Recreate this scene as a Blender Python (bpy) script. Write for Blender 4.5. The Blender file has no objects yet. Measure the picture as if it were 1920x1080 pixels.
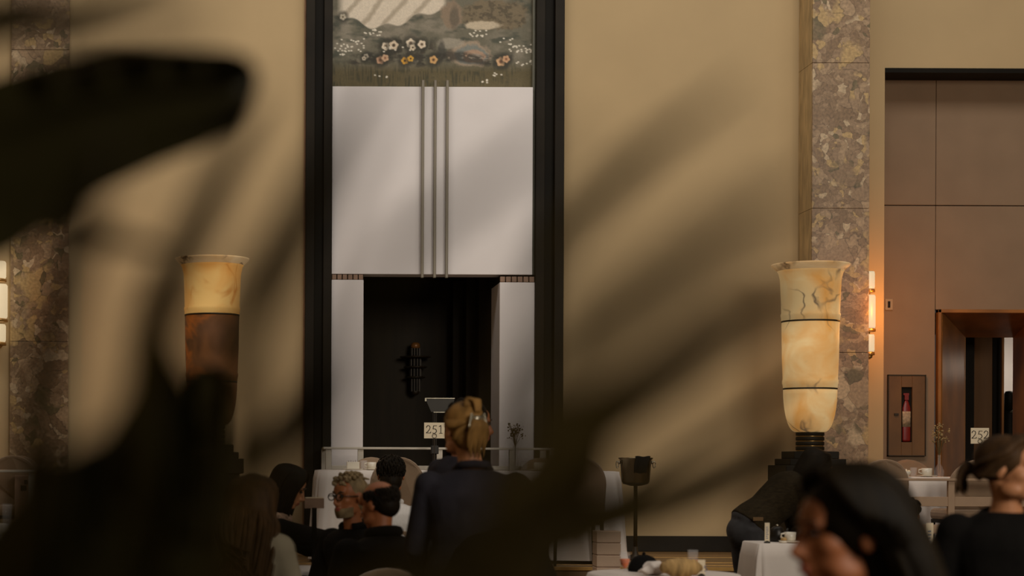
import bpy, bmesh, math, random
import numpy as np
from mathutils import Vector, Matrix, noise

# ------------------------------------------------------------------ camera, world, lights, exposure
SC = bpy.context.scene
COL = SC.collection
CH = 1.40                        # camera height above the main floor
FPX, VX, VY = 3420.0, 500.0, 860.0   # focal length in pixels, camera axis in the 1920x1080 frame
ROLL = math.radians(0.25)

cam_d = bpy.data.cameras.new('camera')
cam = bpy.data.objects.new('camera', cam_d)
COL.objects.link(cam)
cam.location = (0, 0, CH)
cam.rotation_mode = 'QUATERNION'
cam.rotation_quaternion = (Matrix.Rotation(math.pi / 2, 3, 'X') @ Matrix.Rotation(ROLL, 3, 'Z')).to_quaternion()
cam_d.sensor_width = 36
cam_d.lens = FPX / 1920 * 36
cam_d.shift_x = (960 - VX) / 1920
cam_d.shift_y = (VY - 540) / 1920
cam_d.clip_start = 0.02
cam_d.dof.use_dof = True
cam_d.dof.focus_distance = 16.0
cam_d.dof.aperture_fstop = cam_d.lens / 28.0
SC.camera = cam

W = bpy.data.worlds.new('world')
SC.world = W
W.use_nodes = True
W.node_tree.nodes['Background'].inputs[0].default_value = (1.0, 0.90, 0.80, 1)
W.node_tree.nodes['Background'].inputs[1].default_value = 0.045

def area(name, loc, target, sx, sy, power, col):
    l = bpy.data.lights.new(name, 'AREA')
    l.shape = 'RECTANGLE'; l.size = sx; l.size_y = sy; l.energy = power; l.color = col
    o = bpy.data.objects.new(name, l); COL.objects.link(o)
    o.location = loc
    o.rotation_euler = (Vector(target) - Vector(loc)).to_track_quat('-Z', 'Y').to_euler()
    return o

# daylight from the high clerestory windows along the room
area('clerestory_daylight', (1.5, 12.2, 9.6), (1.5, 18, 4.2), 13, 2.0, 400, (1.0, 0.93, 0.86))
area('window_daylight', (6.5, -2.0, 6.0), (2.0, 14, 1.4), 5, 4, 700, (1.0, 0.90, 0.78))

vs = SC.view_settings
vs.view_transform = 'Standard'; vs.look = 'None'; vs.exposure = 0.0; vs.gamma = 1.0
vs.use_curve_mapping = False
SC.display_settings.display_device = 'sRGB'
try:
    SC.cycles.use_denoising = True
    SC.cycles.max_bounces = 6
except Exception:
    pass

# ------------------------------------------------------------------ helpers
RND = random.Random(7)
def srgb(r, g, b):
    f = lambda v: (v / 255 / 12.92) if v / 255 <= 0.04045 else ((v / 255 + 0.055) / 1.055) ** 2.4
    return (f(r), f(g), f(b), 1)

_cr, _sr = math.cos(ROLL), math.sin(ROLL)
def P(px, py, Y):
    """point seen at this place of the photograph, Y metres from the camera"""
    dx, dy = px - VX, VY - py
    return Vector(((dx * _cr - dy * _sr) * Y / FPX, Y, CH + (dx * _sr + dy * _cr) * Y / FPX))
def S(Y): return FPX / Y         # pixels per metre

def newmat(name):
    m = bpy.data.materials.new(name); m.use_nodes = True
    return m, m.node_tree.nodes, m.node_tree.links, m.node_tree.nodes['Principled BSDF']

def mat(name, col, rough=0.6, metal=0.0, var=0.18, scale=6.0, bump=0.0, bscale=60.0, stretch=(1, 1, 1), spec=0.5, sheen=0.0, col2=None):
    m, N, L, b = newmat(name)
    tc = N.new('ShaderNodeTexCoord'); mp = N.new('ShaderNodeMapping')
    mp.inputs['Scale'].default_value = stretch
    L.new(tc.outputs['Object'], mp.inputs[0])
    nz = N.new('ShaderNodeTexNoise'); nz.inputs['Scale'].default_value = scale; nz.inputs['Detail'].default_value = 5
    L.new(mp.outputs[0], nz.inputs['Vector'])
    mx = N.new('ShaderNodeMix'); mx.data_type = 'RGBA'
    c = tuple(col[:3])
    mx.inputs['A'].default_value = (*[v * (1 - var) for v in c], 1)
    mx.inputs['B'].default_value = col2 if col2 else (*[min(1, v * (1 + var)) for v in c], 1)
    rp = N.new('ShaderNodeMapRange'); rp.inputs[1].default_value = 0.3; rp.inputs[2].default_value = 0.7
    L.new(nz.outputs['Fac'], rp.inputs[0]); L.new(rp.outputs[0], mx.inputs['Factor'])
    L.new(mx.outputs['Result'], b.inputs['Base Color'])
    b.inputs['Roughness'].default_value = rough; b.inputs['Metallic'].default_value = metal
    b.inputs['Specular IOR Level'].default_value = spec
    if sheen: b.inputs['Sheen Weight'].default_value = sheen
    if bump:
        n2 = N.new('ShaderNodeTexNoise'); n2.inputs['Scale'].default_value = bscale; n2.inputs['Detail'].default_value = 3
        L.new(mp.outputs[0], n2.inputs['Vector'])
        bp = N.new('ShaderNodeBump'); bp.inputs['Strength'].default_value = bump; bp.inputs['Distance'].default_value = 0.01
        L.new(n2.outputs['Fac'], bp.inputs['Height']); L.new(bp.outputs[0], b.inputs['Normal'])
    return m

def emis(name, col, strength, base=(0.8, 0.7, 0.5, 1)):
    m, N, L, b = newmat(name)
    tc = N.new('ShaderNodeTexCoord'); nz = N.new('ShaderNodeTexNoise'); nz.inputs['Scale'].default_value = 9
    L.new(tc.outputs['Object'], nz.inputs['Vector'])
    mx = N.new('ShaderNodeMix'); mx.data_type = 'RGBA'
    mx.inputs['A'].default_value = (*[v * 0.93 for v in col[:3]], 1); mx.inputs['B'].default_value = col
    L.new(nz.outputs['Fac'], mx.inputs['Factor'])
    L.new(mx.outputs['Result'], b.inputs['Emission Color'])
    b.inputs['Base Color'].default_value = base; b.inputs['Emission Strength'].default_value = strength
    b.inputs['Roughness'].default_value = 0.4
    return m

def glassmat(name, col=(1, 1, 1, 1), alpha=0.08, rough=0.05):
    m, N, L, b = newmat(name)
    nz = N.new('ShaderNodeTexNoise'); nz.inputs['Scale'].default_value = 12
    mr = N.new('ShaderNodeMapRange'); mr.inputs[3].default_value = rough; mr.inputs[4].default_value = rough + 0.05
    L.new(nz.outputs['Fac'], mr.inputs[0]); L.new(mr.outputs[0], b.inputs['Roughness'])
    b.inputs['Base Color'].default_value = col
    b.inputs['Alpha'].default_value = alpha
    return m

class B:
    """collects shapes into one mesh"""
    def __init__(s): s.v = []; s.f = []
    def _add(s, vs, fs):
        o = len(s.v); s.v += [Vector(v) for v in vs]; s.f += [tuple(i + o for i in f) for f in fs]
        return s
    def box(s, x0, x1, y0, y1, z0, z1):
        return s._add([(x0, y0, z0), (x1, y0, z0), (x1, y1, z0), (x0, y1, z0), (x0, y0, z1), (x1, y0, z1), (x1, y1, z1), (x0, y1, z1)],
                      [(0, 3, 2, 1), (4, 5, 6, 7), (0, 1, 5, 4), (1, 2, 6, 5), (2, 3, 7, 6), (3, 0, 4, 7)])
    def loft(s, rings, cap=True, closed=True):
        n = len(rings[0]); vs = [p for r in rings for p in r]; fs = []
        for k in range(len(rings) - 1):
            for i in range(n if closed else n - 1):
                j = (i + 1) % n
                fs.append((k * n + i, k * n + j, (k + 1) * n + j, (k + 1) * n + i))
        if cap:
            fs.append(tuple(reversed(range(n)))); fs.append(tuple((len(rings) - 1) * n + i for i in range(n)))
        return s._add(vs, fs)
    def lathe(s, prof, c=(0, 0, 0), n=32, sx=1, sy=1):
        c = Vector(c)
        rings = [[c + Vector((max(r, 1e-4) * math.cos(2 * math.pi * i / n) * sx, max(r, 1e-4) * math.sin(2 * math.pi * i / n) * sy, z)) for i in range(n)] for r, z in prof]
        return s.loft(rings)
    def ell_loft(s, rings, n=18):
        """rings: (centre, a vector, b vector)"""
        return s.loft([[Vector(c) + Vector(a) * math.cos(2 * math.pi * i / n) + Vector(b) * math.sin(2 * math.pi * i / n) for i in range(n)] for c, a, b in rings])
    def tube(s, pts, rad, n=8, flat=1.0):
        pts = [Vector(p) for p in pts]
        if not hasattr(rad, '__len__'): rad = [rad] * len(pts)
        rings = []; up = Vector((0.13, 0.31, 0.94))
        for k, p in enumerate(pts):
            d = (pts[min(k + 1, len(pts) - 1)] - pts[max(k - 1, 0)]).normalized()
            a = up - d * up.dot(d)
            if a.length < 1e-3: a = d.orthogonal()
            a.normalize(); b = d.cross(a); up = a
            rings.append([p + a * (rad[k] * math.cos(2 * math.pi * i / n)) + b * (rad[k] * flat * math.sin(2 * math.pi * i / n)) for i in range(n)])
        return s.loft(rings)
    def ball(s, c, r, rot=None, n=16, m=10):
        c = Vector(c)
        if not hasattr(r, '__len__'): r = (r, r, r)
        R = rot if rot is not None else Matrix.Identity(3)
        vs = [c + R @ Vector((0, 0, -r[2]))]; fs = []
        for k in range(1, m):
            t = -math.pi / 2 + math.pi * k / m
            for i in range(n):
                a = 2 * math.pi * i / n
                vs.append(c + R @ Vector((r[0] * math.cos(t) * math.cos(a), r[1] * math.cos(t) * math.sin(a), r[2] * math.sin(t))))
        vs.append(c + R @ Vector((0, 0, r[2])))
        for i in range(n):
            j = (i + 1) % n
            fs.append((0, 1 + j, 1 + i))
            for k in range(m - 2):
                fs.append((1 + k * n + i, 1 + k * n + j, 1 + (k + 1) * n + j, 1 + (k + 1) * n + i))
            fs.append((1 + (m - 2) * n + i, 1 + (m - 2) * n + j, len(vs) - 1))
        return s._add(vs, fs)
    def prism(s, poly, d0, d1, axis='Y'):
        """poly of (x, z), extruded along Y"""
        n = len(poly)
        vs = [(x, d0, z) for x, z in poly] + [(x, d1, z) for x, z in poly]
        return s._add(vs, [tuple(range(n)), tuple(reversed(range(n, 2 * n)))] + [(i, i + n, (i + 1) % n + n, (i + 1) % n) for i in range(n)])
    def xf(s, M):
        s.v = [M @ v for v in s.v]; return s
    def jitter(s, amp, sc):
        s.v = [v + noise.noise_vector(v * sc) * amp for v in s.v]; return s

LATE = []                        # objects whose modifiers are baked at the end
def obj(name, b, m, parent=None, smooth=False, bevel=0.0, remesh=0.0, smooth_it=0, solid=0.0, loc=None):
    me = bpy.data.meshes.new(name)
    me.from_pydata([tuple(v) for v in b.v], [], b.f)
    bm = bmesh.new(); bm.from_mesh(me); bmesh.ops.recalc_face_normals(bm, faces=bm.faces); bm.to_mesh(me); bm.free()
    me.materials.append(m)
    o = bpy.data.objects.new(name, me); COL.objects.link(o)
    if parent is not None: o.parent = parent
    if loc is not None: o.location = loc
    if smooth: me.polygons.foreach_set('use_smooth', [True] * len(me.polygons))
    if remesh:
        md = o.modifiers.new('r', 'REMESH'); md.mode = 'VOXEL'; md.voxel_size = remesh; md.use_smooth_shade = True
        if smooth_it:
            ms = o.modifiers.new('s', 'SMOOTH'); ms.factor = 0.5; ms.iterations = smooth_it
    if solid:
        md = o.modifiers.new('so', 'SOLIDIFY'); md.thickness = solid
    if bevel:
        md = o.modifiers.new('b', 'BEVEL'); md.width = bevel; md.segments = 2; md.limit_method = 'ANGLE'
    if remesh or bevel or solid: LATE.append(o)
    return o

def tag(o, label, cat, group=None, kind=None):
    o['label'] = label; o['category'] = cat
    if group: o['group'] = group
    if kind: o['kind'] = kind
    return o

def thing(name, label, cat, loc=(0, 0, 0), rotz=0.0, group=None, kind=None):
    e = bpy.data.objects.new(name, None); e.empty_display_size = 0.1
    COL.objects.link(e); e.location = loc; e.rotation_euler = (0, 0, rotz)
    return tag(e, label, cat, group, kind)

def dup(root, loc, rotz, label, group=None):
    r = root.copy(); COL.objects.link(r); r.location = loc; r.rotation_euler = (0, 0, rotz); r['label'] = label
    if group: r['group'] = group
    def rec(src, dst):
        for ch in src.children:
            c = ch.copy(); COL.objects.link(c); c.parent = dst
            if ch in LATE: DUPS.append((ch, c))
            if ch.children: rec(ch, c)
    kids = list(root.children)
    rec(root, r)
    return r
DUPS = []

# ------------------------------------------------------------------ materials
MW = mat('wall_plaster', srgb(194, 168, 125), 0.85, var=0.04, scale=1.5, bump=0.05, bscale=180)
MWHITE = mat('white_lacquer', srgb(238, 231, 227), 0.45, var=0.03, scale=2)
MBLACK = mat('black_stone', srgb(32, 26, 16), 0.6, var=0.3, scale=3, spec=0.2)
MBLACK2 = mat('black_stone_groove', srgb(20, 16, 8), 0.6, var=0.2, scale=3, spec=0.15)
MDARKP = mat('dark_panel', srgb(44, 35, 18), 0.6, var=0.25, spec=0.2, scale=2, stretch=(6, 6, 0.4))
MFAB = mat('wall_fabric', srgb(146, 122, 97), 0.9, var=0.06, scale=3, bump=0.25, bscale=300)
MCOPPER = mat('copper_bronze', srgb(150, 98, 46), 0.36, 0.2, var=0.35, scale=3, stretch=(1, 1, 0.6))
MCOPPER2 = mat('cabinet_copper', srgb(108, 76, 40), 0.5, 0.15, var=0.25, scale=4, stretch=(1, 1, 0.6))
MBRONZE = mat('dark_bronze', srgb(52, 41, 24), 0.5, 0.3, var=0.3, scale=9)
MSTEEL = mat('brushed_steel', srgb(176, 168, 148), 0.25, 0.9, var=0.12, scale=20, stretch=(1, 1, 0.1))
MBAR = mat('aged_metal_bar', srgb(128, 120, 104), 0.45, 0.3, var=0.2, scale=4, stretch=(1, 1, 0.3))
MBUCK = mat('bucket_steel', srgb(122, 112, 92), 0.22, 1.0, var=0.15, scale=20, stretch=(1, 1, 0.1))
MRAIL = mat('railing_paint', srgb(190, 182, 166), 0.4, 0.3, var=0.06, scale=5)
MRAILP = mat('railing_paint_warm', srgb(168, 140, 112), 0.5, 0.1, var=0.08, scale=5)
MWOOD = mat('platform_wood', srgb(120, 92, 54), 0.45, var=0.45, scale=3.5, stretch=(0.25, 6, 1))
MCARP = mat('dark_carpet', srgb(58, 44, 30), 0.95, var=0.3, scale=8, bump=0.3, bscale=200)
MBRASS = mat('brass_strip', srgb(190, 150, 88), 0.3, 0.8, var=0.1, scale=8)
MCLOTH = mat('table_linen', srgb(224, 214, 204), 0.85, var=0.04, scale=5, bump=0.06, bscale=120)
MCHAIR = mat('taupe_velvet', srgb(148, 124, 98), 0.9, var=0.1, scale=9, bump=0.12, bscale=160, sheen=0.25)
MLEG = mat('dark_metal_leg', srgb(30, 26, 20), 0.4, 0.4, var=0.1)
MPORC = mat('porcelain', srgb(226, 218, 200), 0.25, var=0.03)
MCARD = mat('cream_card', srgb(238, 222, 190), 0.8, var=0.03)
MINK = mat('card_ink', srgb(20, 16, 12), 0.7, var=0.1)
MINKB = mat('card_ink_blue', srgb(110, 120, 150), 0.7, var=0.1)
MGLASS = glassmat('clear_glass')
MJUICE = mat('orange_drink', srgb(235, 112, 18), 0.35, var=0.08)
MSKIN = mat('skin', srgb(190, 130, 88), 0.55, var=0.07, scale=8)
MSKIN2 = mat('skin_tan', srgb(162, 98, 58), 0.55, var=0.07, scale=8)
MEYE = mat('eye_dark', srgb(24, 16, 10), 0.2, var=0.1)
MLIP = mat('lips', srgb(165, 82, 66), 0.45, var=0.05)
MHBLACK = mat('hair_black', srgb(27, 20, 9), 0.62, var=0.4, scale=30, stretch=(1, 1, 0.2), spec=0.12)
MHBROWN = mat('hair_brown', srgb(66, 46, 26), 0.62, var=0.4, scale=30, stretch=(1, 1, 0.2), spec=0.12)
MHBLOND = mat('hair_blonde', srgb(138, 102, 54), 0.62, var=0.45, scale=26, stretch=(1, 1, 0.2), spec=0.12)
MHGREY = mat('hair_grey', srgb(140, 120, 88), 0.6, var=0.3, scale=26, spec=0.12)
MNAVY = mat('navy_wool', srgb(44, 42, 48), 0.9, var=0.2, scale=14, bump=0.2, bscale=140, spec=0.12)
MBLK = mat('black_wool', srgb(18, 16, 14), 0.92, var=0.25, scale=10, bump=0.2, bscale=140, spec=0.12)
MKNIT = mat('dark_knit', srgb(44, 36, 22), 0.95, var=0.3, scale=30, bump=0.5, bscale=120, stretch=(1, 1, 3), spec=0.12)
MDENIM = mat('denim', srgb(50, 49, 50), 0.9, var=0.25, scale=18, bump=0.2, bscale=220)
MCREAMJ = mat('cream_jacket', srgb(166, 154, 128), 0.85, var=0.08, scale=7, bump=0.2, bscale=60)
MSHIRT = mat('white_shirt', srgb(206, 202, 196), 0.85, var=0.08, scale=60, stretch=(4, 4, 0.2), bump=0.1)
MSPECK = mat('speckled_blouse', srgb(170, 140, 116), 0.85, var=0.5, scale=60)
MLEAF = mat('leaf_dark', srgb(38, 33, 9), 0.5, var=0.12, scale=6, stretch=(1, 1, 3), spec=0.12)
MPALM = mat('palm_leaf', srgb(56, 44, 10), 0.55, var=0.25, scale=10, spec=0.12)
MSTEM = mat('plant_stem', srgb(60, 54, 26), 0.7, var=0.3, scale=12)
MTERRA = mat('terracotta', srgb(130, 74, 46), 0.85, var=0.15, scale=6)
MSOIL = mat('soil', srgb(34, 26, 18), 1.0, var=0.4, scale=30, bump=0.6)
MRED = mat('extinguisher_red', srgb(120, 24, 18), 0.35, var=0.1)
MDRY = mat('dried_flower', srgb(172, 146, 100), 0.9, var=0.25, scale=20)
MDRYD = mat('dried_stalk', srgb(88, 74, 42), 0.9, var=0.25, scale=20)
MNAPK = mat('black_napkin', srgb(22, 19, 16), 0.95, var=0.2, scale=8, spec=0.12)
MBREAD = mat('tan_bread', srgb(186, 150, 94), 0.8, var=0.35, scale=10, stretch=(5, 1, 1))
MPIER = mat('pale_stone', srgb(196, 168, 142), 0.8, var=0.08, scale=6, bump=0.1)
MDENT1 = mat('dentil_tile', srgb(150, 120, 98), 0.6, var=0.2, scale=12)
MPLATE = mat('switch_plate', srgb(170, 146, 112), 0.4, var=0.06)
MTUBE = emis('lit_tube', (1.0, 0.78, 0.47, 1), 0.72, (0.10, 0.07, 0.04, 1))

def marble(name, dark=1.0):
    m, N, L, b = newmat(name)
    tc = N.new('ShaderNodeTexCoord')
    nz = N.new('ShaderNodeTexNoise'); nz.inputs['Scale'].default_value = 3.2; nz.inputs['Detail'].default_value = 4
    L.new(tc.outputs['Object'], nz.inputs['Vector'])
    dv = N.new('ShaderNodeVectorMath'); dv.operation = 'SCALE'; dv.inputs[3].default_value = 0.42
    L.new(nz.outputs['Color'], dv.inputs[0])
    ad = N.new('ShaderNodeVectorMath'); ad.operation = 'ADD'
    L.new(tc.outputs['Object'], ad.inputs[0]); L.new(dv.outputs[0], ad.inputs[1])
    def vor(scale, feat):
        v = N.new('ShaderNodeTexVoronoi'); v.feature = feat; v.inputs['Scale'].default_value = scale
        L.new(ad.outputs[0], v.inputs['Vector']); return v
    def clast(scale):
        v = vor(scale, 'F1'); e = vor(scale, 'DISTANCE_TO_EDGE')
        sp = N.new('ShaderNodeSeparateColor'); L.new(v.outputs['Color'], sp.inputs[0])
        rp = N.new('ShaderNodeValToRGB'); cr = rp.color_ramp
        cols = [(0.0, (122, 104, 84)), (0.18, (136, 118, 98)), (0.36, (152, 134, 112)), (0.5, (128, 110, 90)), (0.62, (166, 146, 108)), (0.74, (140, 122, 102)), (0.86, (174, 160, 138)), (0.95, (102, 94, 72)), (1.0, (150, 116, 62))]
        cr.interpolation = 'CONSTANT'
        while len(cr.elements) < len(cols): cr.elements.new(0.5)
        for k, (p, c) in enumerate(cols):
            cr.elements[k].position = p; cr.elements[k].color = tuple(x * dark * k_ for x, k_ in zip(srgb(*c)[:3], (1.36, 1.22, 1.02))) + (1,)
        L.new(sp.outputs[0], rp.inputs[0])
        er = N.new('ShaderNodeMapRange'); er.inputs[1].default_value = 0.0; er.inputs[2].default_value = 0.035
        er.inputs[3].default_value = 0.55; er.inputs[4].default_value = 1.0
        L.new(e.outputs['Distance'], er.inputs[0])
        mu = N.new('ShaderNodeMix'); mu.data_type = 'RGBA'; mu.blend_type = 'MULTIPLY'; mu.inputs['Factor'].default_value = 1
        L.new(rp.outputs[0], mu.inputs['A']); L.new(er.outputs[0], mu.inputs['B'])
        return mu
    c1, c2 = clast(4.4), clast(15.0)
    n3 = N.new('ShaderNodeTexNoise'); n3.inputs['Scale'].default_value = 3.0; n3.inputs['Detail'].default_value = 3
    L.new(tc.outputs['Object'], n3.inputs['Vector'])
    r3 = N.new('ShaderNodeMapRange'); r3.inputs[1].default_value = 0.44; r3.inputs[2].default_value = 0.52
    L.new(n3.outputs['Fac'], r3.inputs[0])
    mx = N.new('ShaderNodeMix'); mx.data_type = 'RGBA'
    L.new(r3.outputs[0], mx.inputs['Factor']); L.new(c1.outputs['Result'], mx.inputs['A']); L.new(c2.outputs['Result'], mx.inputs['B'])
    n4 = N.new('ShaderNodeTexNoise'); n4.inputs['Scale'].default_value = 38; n4.inputs['Detail'].default_value = 4
    L.new(tc.outputs['Object'], n4.inputs['Vector'])
    r4 = N.new('ShaderNodeMapRange'); r4.inputs[1].default_value = 0.3; r4.inputs[2].default_value = 0.7; r4.inputs[3].default_value = 0.72; r4.inputs[4].default_value = 1.2
    L.new(n4.outputs['Fac'], r4.inputs[0])
    m2 = N.new('ShaderNodeMix'); m2.data_type = 'RGBA'; m2.blend_type = 'MULTIPLY'; m2.inputs['Factor'].default_value = 1
    L.new(mx.outputs['Result'], m2.inputs['A']); L.new(r4.outputs[0], m2.inputs['B'])
    L.new(m2.outputs['Result'], b.inputs['Base Color'])
    b.inputs['Roughness'].default_value = 0.35
    return m
MMARB = marble('breccia_marble')
MMARBS = mat('veined_marble_side', srgb(178, 152, 108), 0.4, var=0.3, scale=9, stretch=(2, 2, 0.5))

def alabaster(name, c0, c1, cv, strength, vein_w, vscale, seed):
    m, N, L, b = newmat(name)
    tc = N.new('ShaderNodeTexCoord'); mp = N.new('ShaderNodeMapping')
    mp.inputs['Location'].default_value = seed
    L.new(tc.outputs['Object'], mp.inputs[0])
    n1 = N.new('ShaderNodeTexNoise'); n1.inputs['Scale'].default_value = 3.2; n1.inputs['Detail'].default_value = 4; n1.inputs['Distortion'].default_value = 0.6
    L.new(mp.outputs[0], n1.inputs['Vector'])
    r1 = N.new('ShaderNodeMapRange'); r1.inputs[1].default_value = 0.35; r1.inputs[2].default_value = 0.68
    L.new(n1.outputs['Fac'], r1.inputs[0])
    mx = N.new('ShaderNodeMix'); mx.data_type = 'RGBA'; mx.inputs['A'].default_value = c0; mx.inputs['B'].default_value = c1
    L.new(r1.outputs[0], mx.inputs['Factor'])
    n2 = N.new('ShaderNodeTexNoise'); n2.inputs['Scale'].default_value = vscale; n2.inputs['Detail'].default_value = 2.5; n2.inputs['Distortion'].default_value = 0.5
    L.new(mp.outputs[0], n2.inputs['Vector'])
    sb = N.new('ShaderNodeMath'); sb.operation = 'SUBTRACT'; sb.inputs[1].default_value = 0.5; L.new(n2.outputs['Fac'], sb.inputs[0])
    ab = N.new('ShaderNodeMath'); ab.operation = 'ABSOLUTE'; L.new(sb.outputs[0], ab.inputs[0])
    n3 = N.new('ShaderNodeTexNoise'); n3.inputs['Scale'].default_value = 2.4; L.new(mp.outputs[0], n3.inputs['Vector'])
    r3 = N.new('ShaderNodeMapRange'); r3.inputs[1].default_value = 0.49; r3.inputs[2].default_value = 0.62; L.new(n3.outputs['Fac'], r3.inputs[0])
    r2 = N.new('ShaderNodeMapRange'); r2.inputs[1].default_value = 0.0; r2.inputs[2].default_value = vein_w; r2.inputs[3].default_value = 0.95; r2.inputs[4].default_value = 0
    L.new(ab.outputs[0], r2.inputs[0])
    mm = N.new('ShaderNodeMath'); mm.operation = 'MULTIPLY'; L.new(r2.outputs[0], mm.inputs[0]); L.new(r3.outputs[0], mm.inputs[1])
    m2 = N.new('ShaderNodeMix'); m2.data_type = 'RGBA'; m2.inputs['B'].default_value = cv
    L.new(mm.outputs[0], m2.inputs['Factor']); L.new(mx.outputs['Result'], m2.inputs['A'])
    L.new(m2.outputs['Result'], b.inputs['Base Color']); L.new(m2.outputs['Result'], b.inputs['Emission Color'])
    b.inputs['Emission Strength'].default_value = strength; b.inputs['Roughness'].default_value = 0.6; b.inputs['Specular IOR Level'].default_value = 0.2
    return m
ALAB_R = alabaster('alabaster_lit_cream', srgb(206, 176, 124), srgb(198, 142, 74), srgb(88, 72, 58), 0.56, 0.028, 2.8, (1.3, 0.2, 4.1))
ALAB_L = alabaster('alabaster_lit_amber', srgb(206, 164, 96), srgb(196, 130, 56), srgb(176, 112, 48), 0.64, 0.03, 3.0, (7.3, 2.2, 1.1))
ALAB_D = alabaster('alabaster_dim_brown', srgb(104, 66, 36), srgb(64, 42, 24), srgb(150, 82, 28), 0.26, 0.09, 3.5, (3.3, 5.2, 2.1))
ALAB_RIM = alabaster('alabaster_rim', srgb(222, 190, 142), srgb(204, 160, 104), srgb(70, 46, 28), 0.34, 0.05, 5.0, (2.3, 1.2, 0.1))

# ------------------------------------------------------------------ the setting
WY = 18.0                        # back wall
ZP = 0.50                        # raised platform along the back wall
TOP = 7.6
def xw(px, Y=WY): return (px - VX) * Y / FPX
def zw(py, Y=WY): return CH + (VY - py) * Y / FPX

fl = obj('floor', B().box(-14, 16, -4, 15.2, -0.2, 0.0), MCARP); tag(fl, 'dark carpeted main floor of the dining hall', 'floor', kind='structure')
pf = thing('floor', 'raised wooden platform floor along the back wall', 'floor', (0, 0, 0), kind='structure')
obj('platform', B().box(-14, 16, 15.2, 22.5, -0.2, ZP), MWOOD, pf)
obj('nosing', B().box(-14, 16, 15.17, 15.21, ZP - 0.02, ZP + 0.012), MBRASS, pf, bevel=0.004)
for yy in (15.62, 16.05, 16.9):
    obj('brass_strip', B().box(-14, 16, yy, yy + 0.035, ZP, ZP + 0.004), MBRASS, pf)
for k in range(2):
    obj('step', B().box(2.6, 8.2, 15.2 - 0.3 * (k + 1), 15.2 - 0.3 * k, 0, ZP * (2 - k) / 3), MWOOD, pf, bevel=0.006)

wb = B()
xL, xF0, xF1, xR = -5.5, xw(570), xw(1052), xw(1656)
wb.box(xL, xF0, WY, WY + 0.3, ZP, TOP)
wb.box(xF1, xR, WY, WY + 0.3, ZP, TOP)
wb.box(xR, 12.5, WY, WY + 0.35, zw(131) + 0.045, TOP)
wbo = obj('wall_back', wb, MW); tag(wbo, 'tan plastered back wall with tall niche', 'wall', kind='structure')
wl = obj('wall_left', B().box(-5.8, -5.5, -4, 22.5, 0, TOP), MW); tag(wl, 'tan plastered left side wall', 'wall', kind='structure')
wr = obj('wall_right', B().box(12.5, 12.8, -4, 22.5, 0, TOP), MW); tag(wr, 'tan plastered right side wall', 'wall', kind='structure')
for i, (a, c) in enumerate(((xL, xF0), (xF1, xR))):
    o = obj('baseboard_back', B().box(a, c - 0.002 if i else c, WY - 0.03, WY, ZP, ZP + 0.155), MBLACK, bevel=0.006)
    tag(o, ('black baseboard along the tan wall left of the niche', 'black baseboard along the tan wall between niche and marble pilaster')[i], 'baseboard', kind='structure')

# --- black surround of the central niche
tr = thing('trim_1', 'tall black stepped surround framing the central niche', 'door surround', (0, WY, ZP), kind='structure')
def vbar(p0, p1, y0, y1, m, parent=tr, name='pilaster_strip', z0=0, z1=TOP - ZP, bev=0.004):
    return obj(name, B().box(xw(p0), xw(p1), y0, y1, z0, z1), m, parent, bevel=bev)
vbar(567.5, 570.5, -0.03, 0.1, mat('surround_edge', srgb(150, 112, 82), 0.6), name='edge_bead')
vbar(570.5, 587, -0.10, 0.3, MBLACK); vbar(587, 604, -0.02, 0.3, MBLACK2); vbar(604, 620, -0.07, 0.3, MBLACK)
vbar(1001, 1017, -0.07, 0.3, MBLACK); vbar(1017, 1035, -0.02, 0.3, MBLACK2); vbar(1035, 1052.5, -0.10, 0.3, MBLACK)
vbar(996, 1001, 0.02, 0.3, mat('grey_green_edge', srgb(112, 110, 94), 0.5), name='edge_bead', z0=zw(513) - ZP)

# --- painting above: plain meadow with flowers (a generic stand-in)
def vnoise(x, y, seed):
    rs = np.random.RandomState(seed); g = rs.rand(64, 64)
    xi = np.floor(x).astype(int); yi = np.floor(y).astype(int); fx = x - xi; fy = y - yi
    fx = fx * fx * (3 - 2 * fx); fy = fy * fy * (3 - 2 * fy)
    a = g[xi % 64, yi % 64]; b = g[(xi + 1) % 64, yi % 64]; c = g[xi % 64, (yi + 1) % 64]; d = g[(xi + 1) % 64, (yi + 1) % 64]
    return (a * (1 - fx) + b * fx) * (1 - fy) + (c * (1 - fx) + d * fx) * fy
def fbm(x, y, seed): return 0.5 * vnoise(x, y, seed) + 0.3 * vnoise(x * 2.1, y * 2.1, seed + 1) + 0.2 * vnoise(x * 4.3, y * 4.3, seed + 2)
mx0, mx1, my0, my1, st = 620.0, 1001.0, -190.0, 163.0, 1.15
nx, ny = int((mx1 - mx0) / st), int((my1 - my0) / st)
gx, gy = np.meshgrid(np.linspace(mx0, mx1, nx), np.linspace(my0, my1, ny), indexing='ij')
lin = lambda r, g, b: np.array(srgb(r, g, b)[:3])
def mixc(C, c, a): C[:] = C * (1 - a[..., None]) + c * a[..., None]
C = np.zeros((nx, ny, 3)); C[:] = lin(94, 90, 74)
f1 = fbm(gx / 40, gy / 22, 3)
mixc(C, lin(124, 116, 100), np.clip((f1 - 0.45) * 3, 0, 0.8))
mixc(C, lin(64, 66, 54), np.clip((0.46 - fbm(gx / 30, gy / 14, 9)) * 4, 0, 0.9))
gr = np.clip((gy - 108) / 22, 0, 1)
mixc(C, lin(84, 74, 46), gr * 0.9)
blades = vnoise(gx / 2.2, gy / 16, 20)
mixc(C, lin(52, 52, 36), gr * np.clip((blades - 0.4) * 2.2, 0, 0.8) * np.clip((fbm(gx / 34, gy / 20, 30) - 0.36) * 5, 0, 1))
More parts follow.
